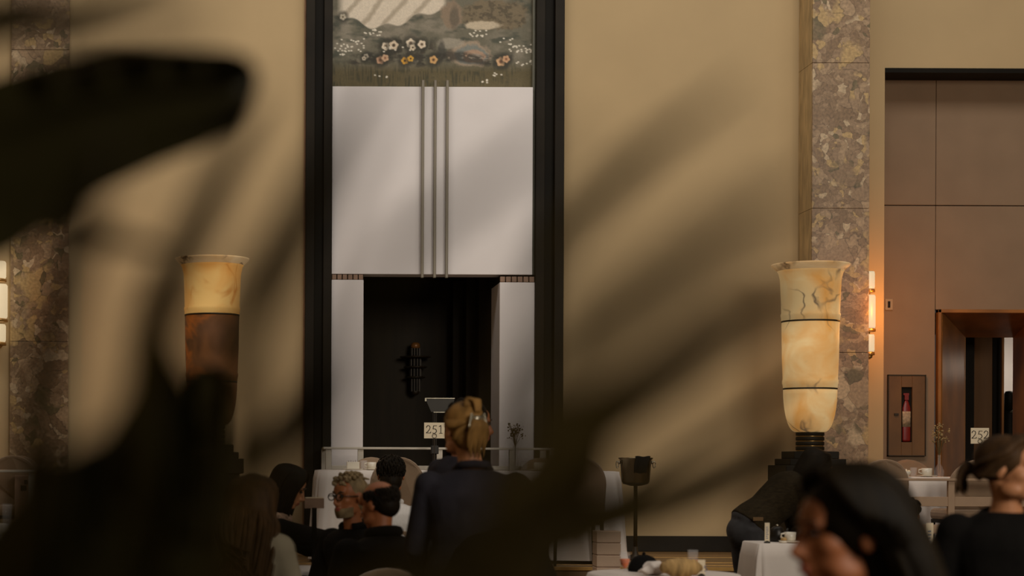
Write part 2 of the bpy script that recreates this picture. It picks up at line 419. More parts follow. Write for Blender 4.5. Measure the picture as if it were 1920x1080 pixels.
def soft(d, w=1.2): return np.clip(0.5 - d / w, 0, 1)
wob = fbm(gx / 11, gy / 11, 88) * 0.5
def ellm(cx, cy, rx, ry, w=0.06): return soft(np.sqrt(((gx - cx) / rx) ** 2 + ((gy - cy) / ry) ** 2) - 1.22 + wob, w + 0.14)
# pale folded cloth and a mossy boulder on the meadow
edge = 26 + (gx - 628) * -0.05 + 16 * np.sin((gx - 640) / 38.0) + 5 * np.sin(gx / 9.0)
cl = np.clip((edge + 16 * np.clip((gx - 640) / 120, 0, 1) - gy) / 3, 0, 1) * np.clip((836 - gx) / 8, 0, 1) * np.clip((gx - 628) / 14, 0, 1)
mixc(C, lin(190, 178, 158), cl * 0.95)
mixc(C, lin(138, 126, 106), cl * np.clip((np.sin((gx + gy * 0.8 + 14 * f1) / 7.0) - 0.35) * 1.2, 0, 0.75))
bo = ellm(925, 22, 66, 30, 0.08)
mixc(C, lin(104, 92, 70), bo); mixc(C, lin(70, 62, 46), bo * np.clip((fbm(gx / 9, gy / 7, 41) - 0.52) * 6, 0, 0.8))
mixc(C, lin(176, 162, 138), ellm(905, 42, 34, 8, 0.2) * 0.9)
mixc(C, lin(120, 104, 84), ellm(846, 22, 20, 26, 0.12)); mixc(C, lin(84, 76, 62), ellm(850, 26, 9, 22, 0.3) * 0.8)
# grey-rose round stone and swirl of cloth
for k in range(4):
    c0 = (lin(140, 124, 104), lin(110, 112, 104), lin(150, 124, 102), lin(128, 118, 104))[k]
    mixc(C, c0, ellm(880 + 3 * k, 96 + 2 * k, 40 - 9 * k, 24 - 5.5 * k, 0.09))
mixc(C, lin(146, 138, 122), ellm(842, 76, 26, 10, 0.2) * 0.7)
mixc(C, lin(60, 58, 50), ellm(826, 92, 7, 22, 0.3) * 0.8)
dk = np.clip(soft(np.abs(gy - 104 - 4 * np.sin(gx / 20)) - 6 - 6 * vnoise(gx / 12, gy * 0, 50), 6), 0, 1) * np.clip((gx - 640) / 20, 0, 1) * np.clip((965 - gx) / 12, 0, 1)
mixc(C, lin(44, 40, 32), dk * np.clip((fbm(gx / 14, gy / 8, 55) - 0.3) * 4, 0, 0.85))
mixc(C, lin(52, 46, 36), ellm(765, 82, 55, 22, 0.5) * np.clip((fbm(gx / 9, gy / 9, 58) - 0.42) * 5, 0, 0.9))
rs = np.random.RandomState(4)
def flower(x, y, r, c, cc):
    a = np.arctan2(gy - y, gx - x); rr = np.sqrt((gx - x) ** 2 + (gy - y) ** 2)
    mixc(C, lin(46, 44, 34), soft(rr - r * 1.7 - 4 * wob, 6) * 0.7); mk = soft(rr - r * (0.9 + 0.1 * np.cos(a * 5 + x)), 2.0)
    mixc(C, lin(*c), mk); mixc(C, lin(*[int(v * 0.72) for v in c]), mk * np.clip(np.sin(rr * 2.0) * 0.6, 0, 0.5)); mixc(C, lin(*cc), soft(rr - r * 0.34, 1.2))
for (x, y, r, c, cc) in ((721, 82, 8, (206, 192, 168), (120, 96, 66)), (736, 80, 9, (196, 178, 152), (70, 56, 40)), (768, 76, 9, (208, 194, 170), (110, 90, 70)),
                         (772, 84, 6, (200, 186, 160), (80, 66, 50)), (789, 78, 8, (206, 190, 166), (96, 80, 60)), (711, 108, 8, (188, 148, 116), (130, 86, 60)),
                         (720, 104, 7, (190, 156, 124), (130, 90, 66)), (757, 109, 7, (196, 146, 54), (70, 50, 28)), (768, 105, 6, (200, 154, 60), (74, 52, 28)),
                         (811, 107, 8, (190, 150, 96), (90, 64, 40)), (938, 110, 9, (196, 158, 118), (120, 80, 56)), (948, 105, 7, (186, 146, 110), (120, 80, 56)),
                         (684, 101, 5, (180, 170, 150), (90, 80, 60)), (680, 105, 4, (184, 172, 150), (90, 80, 60)), (640, 27, 6, (170, 160, 140), (90, 80, 60))):
    flower(x, y, r, c, cc)
for (cx, cy, sx, sy, n) in ((655, 80, 26, 12, 26), (697, 56, 18, 7, 14), (640, 92, 16, 8, 10), (895, 57, 16, 6, 14), (975, 84, 22, 9, 26), (983, 112, 16, 6, 10), (932, 136, 10, 5, 6), (903, 147, 10, 3, 5), (710, 137, 14, 4, 4), (745, 88, 30, 6, 8), (940, 70, 20, 4, 4)):
    for _ in range(n):
        x, y = cx + rs.uniform(-sx, sx), cy + rs.uniform(-sy, sy)
        mixc(C, lin(196, 188, 170), soft(np.sqrt(((gx - x) / 1.5) ** 2 + (gy - y) ** 2) - 1.3, 1.0))
C *= (0.9 + 0.2 * vnoise(gx / 1.6, gy / 1.6, 77))[..., None]
mverts = [(xw(gx[i, j]), 0, zw(gy[i, j]) - ZP) for i in range(nx) for j in range(ny)]
mfaces = [(i * ny + j, i * ny + j + 1, (i + 1) * ny + j + 1, (i + 1) * ny + j) for i in range(nx - 1) for j in range(ny - 1)]
mural = thing('wall_painting', 'muted green meadow painting with flowers above the white panel', 'painting', (0, WY + 0.09, ZP))
mb = B(); mb.v = [Vector(v) for v in mverts]; mb.f = mfaces
MMUR, N_, L_, b_ = newmat('painted_canvas')
at_ = N_.new('ShaderNodeAttribute'); at_.attribute_name = 'paint'; L_.new(at_.outputs['Color'], b_.inputs['Base Color']); b_.inputs['Roughness'].default_value = 0.7
canvas = obj('canvas', mb, MMUR, mural)
ca = canvas.data.color_attributes.new('paint', 'FLOAT_COLOR', 'POINT')
CC = np.ones((nx * ny, 4)); CC[:, :3] = (C * 1.5).reshape(-1, 3); ca.data.foreach_set('color', CC.astype(np.float32).ravel())
obj('backing', B().box(xw(mx0), xw(mx1), 0.004, 0.05, zw(my1) - ZP, zw(my0) - ZP), MDARKP, mural)

# --- white panel with three bars
pn = thing('overdoor_cabinet', 'large plain white cabinet front with three metal bars above the dark niche', 'cabinet', (0, WY, ZP))
obj('board', B().box(xw(620), xw(996), -0.02, 0.25, zw(513.5) - ZP, zw(162) - ZP), MWHITE, pn, bevel=0.004)
for px in (789, 812, 834.5):
    obj('metal_bar', B().box(xw(px - 2.6), xw(px + 2.6), -0.085, -0.035, zw(521) - ZP, zw(152) - ZP), MBAR, pn, bevel=0.004)
# --- white jambs with tile bands
for i, (a, c, y0, band) in enumerate(((620, 680, -0.03, (513.5, 524.5)), (935, 1000.5, -0.03, (516, 528)))):
    t = thing('trim_%d' % (2 + i), ('white jamb left of the dark niche with brown tile band on top', 'white jamb right of the dark niche with brown tile band on top')[i], 'jamb', (0, WY, ZP), kind='structure')
    zt = zw(band[1]) - ZP
    depth = 0.64
    obj('jamb', B().box(xw(a), xw(c), y0, depth if i else 0.64, 0, zt), MWHITE if not i else MWHITE, t, bevel=0.004)
    obj('band_back', B().box(xw(a), xw(c), y0 + 0.035, 0.6, zt, zw(band[0]) - ZP), MBLACK2, t)
    n = 6
    for k in range(n):
        w = (c - a) / n
        obj('tile', B().box(xw(a + w * k + 0.9), xw(a + w * (k + 1) - 0.9), y0 + 0.005, y0 + 0.05, zt + 0.004, zw(band[0]) - ZP - 0.006), MDENT1, t, bevel=0.003)
# --- inside of the dark niche
ni = thing('wall_niche', 'dark brown panelled inside of the central niche', 'wall', (0, WY, ZP), kind='structure')
obj('back_panel', B().box(xw(600), xw(1010), 2.0, 2.1, 0, zw(470) - ZP), MDARKP, ni)
obj('ceiling_panel', B().box(xw(600), xw(1010), 0.26, 2.0, zw(490) - ZP, zw(470) - ZP), MDARKP, ni)
obj('side_panel', B().box(xw(612), xw(630), 0.64, 2.0, 0, zw(490) - ZP), MDARKP, ni)
for p0, p1, y0 in ((848, 873, 1.7), (873, 897, 1.35), (897, 1005, 1.0)):
    obj('stepped_panel', B().box((p0 - VX) * (WY + y0) / FPX, (p1 - VX) * (WY + y0) / FPX, y0, 2.0, 0, zw(492) - ZP), MDARKP, ni, bevel=0.005)

# --- marble pilasters built from slabs
def pilaster(idx, label, p0, p1, yf, yb, joints, Yf):
    t = thing('trim_%d' % idx, label, 'pilaster', (0, 0, ZP), kind='structure')
    x0, x1 = (p0 - VX) * Yf / FPX, (p1 - VX) * Yf / FPX
    zs = [TOP - ZP] + [CH + (VY - j) * Yf / FPX - ZP for j in joints] + [0]
    obj('core', B().box(x0 + 0.01, x1 - 0.01, yf + 0.02, yb, 0, TOP - ZP), MBLACK2, t)
    for a, c in zip(zs[1:], zs[:-1]):
        obj('marble_slab', B().box(x0, x1, yf, yf + 0.03, a + 0.002, c - 0.002), MMARB, t, bevel=0.002)
        if yb - yf > 0.2:
            obj('side_slab', B().box(x0 - 0.002, x0 + 0.02, yf + 0.03, yb, a + 0.002, c - 0.002), MMARBS, t)
            obj('side_slab', B().box(x1 - 0.02, x1 + 0.002, yf + 0.03, yb, a + 0.002, c - 0.002), MMARBS, t)
    return x0, x1
pilaster(4, 'breccia marble pilaster behind the amber and brown alabaster lamp', 18, 127, WY - 0.05, WY, (95, 368, 642), WY - 0.05)
PX0, PX1 = pilaster(5, 'breccia marble pilaster behind the cream alabaster lamp', 1520.5, 1628, WY - 0.45, WY, (113, 386, 656), WY - 0.45)

# --- recess on the right with fabric panels and copper doorway
RY = WY + 0.36
def xr(px, Y=RY): return (px - VX) * Y / FPX
rc = thing('wall_recess', 'taupe fabric panelled wall inside the right hand recess', 'wall', (0, RY, ZP), kind='structure')
zj, zd = zw(379, RY) - ZP, zw(575, RY) - ZP
obj('recess_backing', B().box(xr(1640), xr(1754), 0.03, 0.1, 0, zw(110) - ZP).box(xr(1754), 12.5, 0.03, 0.1, zd, zw(110) - ZP), MBLACK2, rc)
ztop = zw(128, RY) - ZP + 0.1
for x0, x1, z0, z1 in ((xr(1645), xr(1752), zj, ztop), (xr(1753), xr(1990), zj, ztop), (xr(1645), xr(1752), 0, zj - 0.005), (xr(1753), xr(1990), zd, zj - 0.005), (xr(1991), 12.5, zd, ztop)):
    obj('fabric_panel', B().box(x0, x1, 0, 0.03, z0, z1 - 0.004), MFAB, rc, bevel=0.003)
so = obj('trim_6', B().box(xR, 12.5, WY - 0.006, RY, zw(131), zw(131) + 0.045), MBLACK2)
tag(so, 'black lintel across the top of the right hand recess', 'lintel', kind='structure')

dr = thing('door_1', 'splayed copper doorway standing open in the right hand recess', 'doorway', (0, RY, ZP), kind='structure')
ox0, ox1, ix0, ix1 = 1755, 1953, 1806, 1902
DY = 0.75
oz, iz = zd, CH + (VY - 627) * (RY + DY) / FPX - ZP
X = lambda p, y: (p - VX) * (RY + y) / FPX
def quadslab(name, pts, th, m, parent):
    a = [Vector(p) for p in pts]; n = (a[1] - a[0]).cross(a[3] - a[0]).normalized() * th
    b = B()._add(a + [p + n for p in a], [(0, 1, 2, 3), (7, 6, 5, 4), (0, 4, 5, 1), (1, 5, 6, 2), (2, 6, 7, 3), (3, 7, 4, 0)])
    return obj(name, b, m, parent)
quadslab('splayed_jamb', [(X(1761, 0), -0.02, 0), (X(ix0, DY), DY, 0), (X(ix0, DY), DY, iz), (X(1761, 0), -0.02, oz - 0.03)], 0.02, MCOPPER, dr)
quadslab('splayed_jamb', [(X(1947, 0), -0.02, 0), (X(ix1, DY), DY, 0), (X(ix1, DY), DY, iz), (X(1947, 0), -0.02, oz - 0.03)], -0.02, MCOPPER, dr)
quadslab('splayed_head', [(X(1761, 0), -0.02, oz - 0.03), (X(1947, 0), -0.02, oz - 0.03), (X(ix1, DY), DY, iz), (X(ix0, DY), DY, iz)], 0.02, MCOPPER, dr)
obj('outer_bead', B().box(X(ox0, 0), X(1761, 0), -0.05, 0.03, 0, oz), MCOPPER, dr, bevel=0.004)
obj('outer_bead', B().box(X(ox0, 0), X(ox1, 0), -0.05, 0.03, oz - 0.035, oz), MCOPPER, dr, bevel=0.004)
obj('outer_bead', B().box(X(1947, 0), X(ox1, 0), -0.05, 0.03, 0, oz), MCOPPER, dr, bevel=0.004)
obj('inner_bead', B().box(X(ix0 - 2, DY), X(ix0 + 1.5, DY), DY - 0.03, DY + 0.02, 0, iz), MBRASS, dr, bevel=0.003)
obj('door_leaf', B().box(X(1826, DY + 0.9), X(1860, DY + 0.9), DY + 0.9, DY + 0.95, 0, iz + 0.2), mat('door_leaf_brown', srgb(118, 82, 44), 0.5, 0.2, var=0.2, scale=3, stretch=(4, 4, 0.3)), dr, bevel=0.004)
obj('dark_stile', B().box(X(1808, DY + 0.5), X(1826, DY + 0.5), DY + 0.5, DY + 0.56, 0, iz + 0.2), MBLACK2, dr)
obj('dark_stile', B().box(X(1858, DY + 0.95), X(1880, DY + 0.95), DY + 0.96, DY + 1.02, 0, iz + 0.2), MBLACK2, dr)
obj('door_edge', B().box(X(1878, DY + 0.8), X(1882, DY + 0.8), DY + 0.8, DY + 0.84, 0, iz + 0.2), MCOPPER, dr)
obj('corridor_ceiling', B().box(X(1790, DY), 12.4, DY + 0.03, DY + 2.6, iz + 0.21, iz + 0.3), MBLACK2, dr)
obj('corridor_wall', B().box(X(1795, DY + 2), 12.4, DY + 2.4, DY + 2.5, 0, iz + 0.2), MWHITE, dr)
cl_ = bpy.data.lights.new('corridor_lamp', 'POINT'); cl_.energy = 9; cl_.color = (1, .85, .7); cl_.shadow_soft_size = 0.15
clo = bpy.data.objects.new('corridor_lamp', cl_); COL.objects.link(clo); clo.location = (X(1925, DY + 1.8), RY + DY + 1.7, ZP + 2.0)

Yu = RY + DY + 1.6
cu = thing('coffee_urn', 'tall black coffee urn with chrome tap seen through the copper doorway', 'urn', ((1892 - VX) / S(Yu), Yu, ZP))
zu = lambda py: zw(py, Yu) - ZP
qu = lambda p: p / S(Yu)
obj('stand', B().box(-qu(14), qu(14), -0.12, 0.12, 0, zu(860)), MBLACK2, cu, bevel=0.006)
obj('body', B().lathe([(qu(12), zu(860)), (qu(13), zu(840)), (qu(12.5), zu(770)), (qu(10), zu(764))], n=28), MBLACK2, cu, smooth=True)
obj('cover', B().lathe([(qu(9.5), zu(766)), (qu(9), zu(732)), (qu(7), zu(728)), (qu(2), zu(727))], n=28), MBLACK2, cu, smooth=True)
obj('tap', B().tube([(qu(-4), -0.08, zu(768)), (qu(-1), -0.1, zu(764)), (qu(5), -0.1, zu(764)), (qu(7), -0.1, zu(770)), (qu(7), -0.1, zu(800))], 0.008, 8), MSTEEL, cu, smooth=True)
# --- extinguisher cabinet, switch
ec = thing('extinguisher_cabinet', 'copper wall cabinet with narrow window beside the copper doorway', 'cabinet', (xr(1698), RY, ZP))
ex = lambda p: xr(p) - xr(1698)
ez = lambda py: zw(py, RY) - ZP
fr = B().box(ex(1664), ex(1688), -0.03, 0, ez(849), ez(699)).box(ex(1708), ex(1732), -0.03, 0, ez(849), ez(699)).box(ex(1688), ex(1708), -0.03, 0, ez(721), ez(699)).box(ex(1688), ex(1708), -0.03, 0, ez(849), ez(824))
d_ = obj('cabinet_door', fr, MCOPPER2, ec, bevel=0.003)
obj('frame_line', B().box(ex(1662.5), ex(1664), -0.04, 0, ez(850), ez(698)).box(ex(1732), ex(1733.5), -0.04, 0, ez(850), ez(698)).box(ex(1662.5), ex(1733.5), -0.04, 0, ez(699), ez(697.5)).box(ex(1662.5), ex(1733.5), -0.04, 0, ez(850), ez(848.5)), MBRONZE, ec)
obj('latch', B().box(ex(1674), ex(1682), -0.045, -0.03, ez(774), ez(770)), MBRONZE, d_)
obj('window_back', B().box(ex(1687), ex(1709), -0.006, -0.001, ez(825), ez(720)), MBLACK2, ec)
fe = thing('fire_extinguisher', 'red fire extinguisher with white label inside the copper cabinet', 'extinguisher', (xr(1698), RY - 0.018, zw(823, RY)))
hcy = zw(760, RY) - zw(823, RY)
rr_ = 7.5 / S(RY)
obj('cylinder', B().lathe([(rr_ * 0.9, 0), (rr_, 0.02), (rr_, hcy), (rr_ * 0.6, hcy + 0.05), (rr_ * 0.3, hcy + 0.08)], n=20, sy=0.25), MRED, fe, smooth=True)
obj('label_sleeve', B().lathe([(rr_ * 1.04, 0.15), (rr_ * 1.04, hcy * 0.9)], n=20, sy=0.29), mat('extinguisher_label', srgb(172, 150, 120), 0.6, var=0.5, scale=40), fe, smooth=True)
obj('valve', B().box(-rr_ * 0.5, rr_ * 0.5, -0.008, 0.008, hcy + 0.08, hcy + 0.13).box(-rr_ * 0.8, rr_ * 0.6, -0.006, 0.006, hcy + 0.13, hcy + 0.15), MRED, fe)
sw = thing('light_switch', 'small wall switch plate at the edge of the right hand recess', 'switch', (xr(1665), RY, zw(566, RY)))
obj('plate', B().box(-7 / S(RY), 7 / S(RY), -0.012, 0, -10.5 / S(RY), 10.5 / S(RY)), MPLATE, sw, bevel=0.003)
obj('rocker', B().box(-2.5 / S(RY), 2 / S(RY), -0.02, -0.011, -6 / S(RY), 6 / S(RY)), MBLACK, sw, bevel=0.002)

# --- wall sconces with three lit tubes
def sconce(label, x, y, pys, r, lamp, watts):
    t = thing('wall_sconce', label, 'sconce', (x, y, zw(pys[-1][1], y)), group='three-tube wall sconces')
    z0 = zw(pys[-1][1], y)
    obj('back_plate', B().box(-0.02, 0.02, 0.03, 0.10, 0.0, zw(pys[0][0], y) - z0), MBRASS, t, bevel=0.004)
    for k, (a, c) in enumerate(pys):
        za, zc = zw(c, y) - z0, zw(a, y) - z0
        rk = r * (1.15 if k == 1 else 1)
        obj('glass_tube', B().lathe([(rk * 0.9, za + 0.012), (rk, za + 0.03), (rk, zc - 0.03), (rk * 0.9, zc - 0.012)], n=20), MTUBE, t, smooth=True)
        obj('tube_cap', B().lathe([(rk * 1.0, za - 0.022), (rk * 1.05, za - 0.018), (rk * 1.05, za + 0.002), (rk * 0.9, za + 0.012)], n=20), MBRASS, t, smooth=True)
    obj('finial', B().lathe([(r * 0.2, -0.06), (r * 0.55, -0.045), (r * 0.7, -0.022)], n=16), MBRASS, t, smooth=True)
    l = bpy.data.lights.new('sconce_glow', 'POINT'); l.energy = watts; l.color = (1, 0.33, 0.04); l.shadow_soft_size = 0.06
    lo = bpy.data.objects.new('sconce_glow', l); COL.objects.link(lo); lo.location = (x + lamp[0], y + lamp[1], z0 + 0.42)
sconce('lit three-tube wall sconce beside the right marble pilaster', 5.875, 17.80, ((502, 539), (546, 613), (620, 657)), 0.05, (0.12, -0.30), 15)
sconce('lit three-tube wall sconce at the left edge of the photograph', xw(-9, 17.85), 17.85, ((490, 527), (533, 602), (608, 646)), 0.1, (-0.12, -0.2), 7)

# --- alabaster urn lamps on stepped pedestals
def urn(label, px, Y, top, pys, mats, wpx):
    s = S(Y); k = wpx / 143.0
    x = (px - VX) / s
    t = thing('urn_lamp', label, 'lamp', (x, Y, ZP), group='alabaster urn lamps')
    zz = lambda py: zw(py, Y) - ZP
    q = lambda p: p * k / s
    b1, b2, bot = pys
    obj('rim', B().lathe([(q(60), zz(top + 12)), (q(66), zz(top + 6)), (q(71.5), zz(top + 1)), (q(71.5), zz(top - 1.5)), (q(66), zz(top - 1)), (q(56), zz(top + 10))], n=48), ALAB_RIM, t, smooth=True)
    obj('upper_bowl', B().lathe([(q(53), zz(b1)), (q(53.5), zz(b1 - 8)), (q(54.3), zz(b1 - 9)), (q(54.3), zz(b1 - 13)), (q(53), zz(b1 - 15)), (q(54), zz(b1 - 45)), (q(55.5), zz(top + 28)), (q(58.5), zz(top + 15)), (q(61), zz(top + 11)), (q(50), zz(top + 11)), (q(48), zz(b1))], n=48), mats[0], t, smooth=True)
    obj('joint_ring', B().lathe([(q(52), zz(b1 + 2.5)), (q(53.2), zz(b1 + 2)), (q(53.2), zz(b1 - 0.5)), (q(52), zz(b1 - 1))], n=48), MBRONZE, t, smooth=True)
    obj('middle_drum', B().lathe([(q(49), zz(b2)), (q(50), zz(b2 - 8)), (q(50.8), zz(b2 - 9)), (q(50.8), zz(b2 - 15)), (q(49.8), zz(b2 - 17)), (q(51.5), zz(b2 - 60)), (q(52.5), zz(b1 + 2.5))], n=48), mats[1], t, smooth=True)
    obj('joint_ring', B().lathe([(q(48.5), zz(b2 + 2.5)), (q(49.4), zz(b2 + 2)), (q(49.4), zz(b2 - 0.5)), (q(48.5), zz(b2 - 1))], n=48), MBRONZE, t, smooth=True)
    prof = []
    for j in range(13):
        a = j / 12
        prof.append((q(24 + 25 * math.sin(a * math.pi / 2) ** 0.75), zz(bot - (bot - b2 - 2.5) * (1 - math.cos(a * math.pi / 2)) ** 0.9)))
    obj('lower_bowl', B().lathe(prof, n=48), mats[2], t, smooth=True)
    n0 = bot
    for j in range(4):
        obj('neck_ring', B().lathe([(q(25.5), zz(n0 + 9 * j + 6.5)), (q(26), zz(n0 + 9 * j + 6)), (q(26), zz(n0 + 9 * j + 1)), (q(25.5), zz(n0 + 9 * j))], n=36), MBLACK, t, smooth=True)
        obj('neck_band', B().lathe([(q(24.5), zz(n0 + 9 * j + 9.2)), (q(24.5), zz(n0 + 9 * j + 6.2))], n=36), MBRASS, t, smooth=True)
    for j, (w, a, c) in enumerate(((42, 36, 50), (52, 50, 62), (62, 62, 90), (54, 90, 215))):
        zlo = zz(n0 + c) if j < 3 else 0
        obj('pedestal_block', B().box(-q(w), q(w), -q(w), q(w), zlo, zz(n0 + a)), MBLACK, t, bevel=0.006)
    return t
urn('lit cream alabaster urn lamp with dark veins in front of the right pilaster', 1518.5, 16.9, 493, (598, 724, 806), (ALAB_R, ALAB_R, ALAB_R), 143)
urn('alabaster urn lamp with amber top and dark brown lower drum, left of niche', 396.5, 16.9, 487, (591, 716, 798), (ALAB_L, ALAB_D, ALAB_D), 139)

# --- dark bronze wall light inside the niche
Yn = WY + 1.85
nl = thing('niche_wall_light', 'unlit tiered bronze wall light inside the dark niche', 'wall light', ((778 - VX) / S(Yn), Yn, zw(745, Yn)))
zn = lambda py: zw(py, Yn) - zw(745, Yn)
qn = lambda p: p / S(Yn)
obj('finial', B().lathe([(qn(7), zn(652)), (qn(9), zn(650)), (qn(8.5), zn(644)), (qn(5), zn(641))], n=20), MCOPPER, nl, smooth=True)
for a, c, r in ((652, 668, 10), (670, 686, 12), (688, 706, 12), (709, 733, 10)):
    obj('core', B().lathe([(qn(r * 0.7), zn(c)), (qn(r * 0.7), zn(a))], n=20), MBLACK2, nl)
    for k in range(10):
        an = 2 * math.pi * k / 10
        obj('flute', B().tube([(qn(r) * 0.85 * math.cos(an), qn(r) * 0.85 * math.sin(an), zn(c)), (qn(r) * 0.85 * math.cos(an), qn(r) * 0.85 * math.sin(an), zn(a))], qn(1.6), 6), MBRONZE, nl)
for y, r in ((668, 29), (687, 22), (706, 19)):
    obj('disc', B().lathe([(qn(r * 0.8), zn(y + 2.4)), (qn(r), zn(y + 1)), (qn(r), zn(y - 0.6)), (qn(r * 0.8), zn(y - 1.4))], n=32), MBRONZE, nl, smooth=True)
obj('bottom_cup', B().lathe([(qn(3), zn(740)), (qn(7), zn(737)), (qn(9), zn(731))], n=20), MBRONZE, nl, smooth=True)
obj('wall_arm', B().box(-0.03, 0.03, 0, 0.16, zn(700), zn(660)), MBRONZE, nl)

# ------------------------------------------------------------------ railings
def railing(name_label, Y, x0, x1, posts, ztop, bars, m, ret=None):
    t = thing('railing', name_label, 'railing', (0, Y, ZP))
    obj('handrail', B().box(x0, x1, -0.035, 0.035, ztop - 0.022 - ZP, ztop - ZP), m, t, bevel=0.004)
    for px in posts:
        x = (px - VX) / S(Y)
        obj('post', B().box(x - 0.028, x + 0.028, -0.02, 0.02, 0, ztop - 0.022 - ZP), m, t, bevel=0.003)
    for z0, z1 in bars:
        obj('rail', B().box(x0 + 0.02, x1 - 0.02, -0.012, 0.012, z0 - ZP, z1 - ZP), m, t, bevel=0.003)
    if ret:
        obj('handrail', B().box(x0, x0 + 0.05, 0, ret, ztop - 0.022 - ZP, ztop - ZP), m, t, bevel=0.004)
        obj('post', B().box(x0 - 0.005, x0 + 0.045, ret - 0.04, ret, 0, ztop - 0.022 - ZP), m, t, bevel=0.003)
    return t
Yr = 17.38
railing('pale metal railing behind the long table under the white panel', Yr, (606 - VX) / S(Yr), (1042 - VX) / S(Yr), (616, 676, 824, 960, 1018, 1036), zw(837.5, Yr), ((zw(880, Yr), zw(872, Yr)),), MRAIL, ret=0.5)
Yq = 15.7
railing('taupe low railing with broad middle rail beside the right hand table', Yq, (1640 - VX) / S(Yq), 7.4, (1650, 1783, 1930), zw(891.5, Yq), ((zw(944, Yq), zw(926, Yq)), (zw(995, Yq), zw(978, Yq))), MRAILP)
railing('pale thin railing at the left edge in front of the rounded chairs', Yq, -5.2, (66 - VX) / S(Yq), (-40, 60), zw(883, Yq), (), MRAIL)

# ------------------------------------------------------------------ chairs
def arch(w, h, r_top=None, n=14):
    r = r_top or w / 2
    pts = [(-w / 2 * 0.94, 0), (w / 2 * 0.94, 0)]
    for k in range(n + 1):
        a = math.pi * k / n
        pts.append((w / 2 * math.cos(a), h - r + r * math.sin(a)))
    return pts
def make_chair(label, loc, rotz, channels=False, h=0.92, w=0.46):
    """seat faces +Y"""
    t = thing('dining_chair', label, 'chair', loc, rotz, 'taupe round-backed dining chairs')
    b = B().prism(arch(w, h - 0.36, w * 0.5), -0.035, 0.035)
    b.v = [Vector((v.x, v.y - 0.20 - 0.10 * (v.z / 0.56) + 0.06 * (1 - (v.x / (w / 2)) ** 2) * -1 + 0.06, v.z + 0.36)) for v in b.v]
    obj('backrest', b, MCHAIR, t, smooth=False, bevel=0.022)
    if channels:
        n = 6
        for k in range(n):
            xa = -w / 2 * 0.86 + w * 0.86 * (k + 0.5) / n; hz = h - 0.06 - (w / 2) * (1 - math.sqrt(max(0, 1 - (xa / (w / 2)) ** 2)))
            obj('channel', B().tube([(xa, -0.17 - 0.02, 0.5), (xa, -0.27 - 0.0, hz)], [w * 0.074] * 2, 10), MCHAIR, t, smooth=True)
    obj('seat', B().box(-w / 2 * 0.95, w / 2 * 0.95, -0.24, 0.24, 0.38, 0.48), MCHAIR, t, bevel=0.035)
    obj('seat_frame', B().box(-w / 2 * 0.9, w / 2 * 0.9, -0.22, 0.22, 0.355, 0.385), MLEG, t)
    for sx in (-1, 1):
        for sy in (-1, 1):
            obj('leg', B().tube([(sx * w * 0.42, sy * 0.2, 0.36), (sx * w * 0.44, sy * 0.225, 0.0)], [0.018, 0.013], 8), MLEG, t, smooth=True)
    return t
PI = math.pi
def at(px, Y, z): return Vector(((px - VX) / S(Y), Y, z))
chA = make_chair('dark shadowed chair with its back to us at the right end of the long table', at(1078, 15.52, ZP), 0)
CHG = 'taupe round-backed dining chairs'
dup(chA, at(742, 15.52, ZP), 0.0, 'round-backed chair behind the head of the man in the white shirt')
dup(chA, at(700, 16.95, ZP), PI, 'round-backed chair on the far side of the long table behind the white cups')
dup(chA, at(1022, 16.95, ZP), PI, 'shadowed chair on the far side of the long table near the railing end')
chC = make_chair('channel-tufted round-backed chair facing us behind the cup on the right hand table', at(1722, 17.6, ZP), PI, True)
dup(chA, at(1645, 16.6, ZP), -0.1, 'round-backed chair left of the channel-tufted chair, behind the dark hair')
dup(chA, at(1808, 16.2, ZP), 0.05, 'round-backed chair with its back to us behind the taupe railing')
dup(chA, at(1748, 11.4, 0), -1.2, 'lower taupe chair beside the white menu card under the railing')
dup(chA, at(1700, 10.2, 0), -0.2, 'lower taupe chair of the man with short black hair')
dup(chA, at(1775, 9.6, 0), 0.1, 'lower taupe chair nearest the woman in the black sweater')
dup(chA, at(28, 17.2, ZP), PI, 'farther of two round-backed chairs at the left edge')
dup(chA, at(32, 16.4, ZP), 0.0, 'nearer of two round-backed chairs at the left edge')

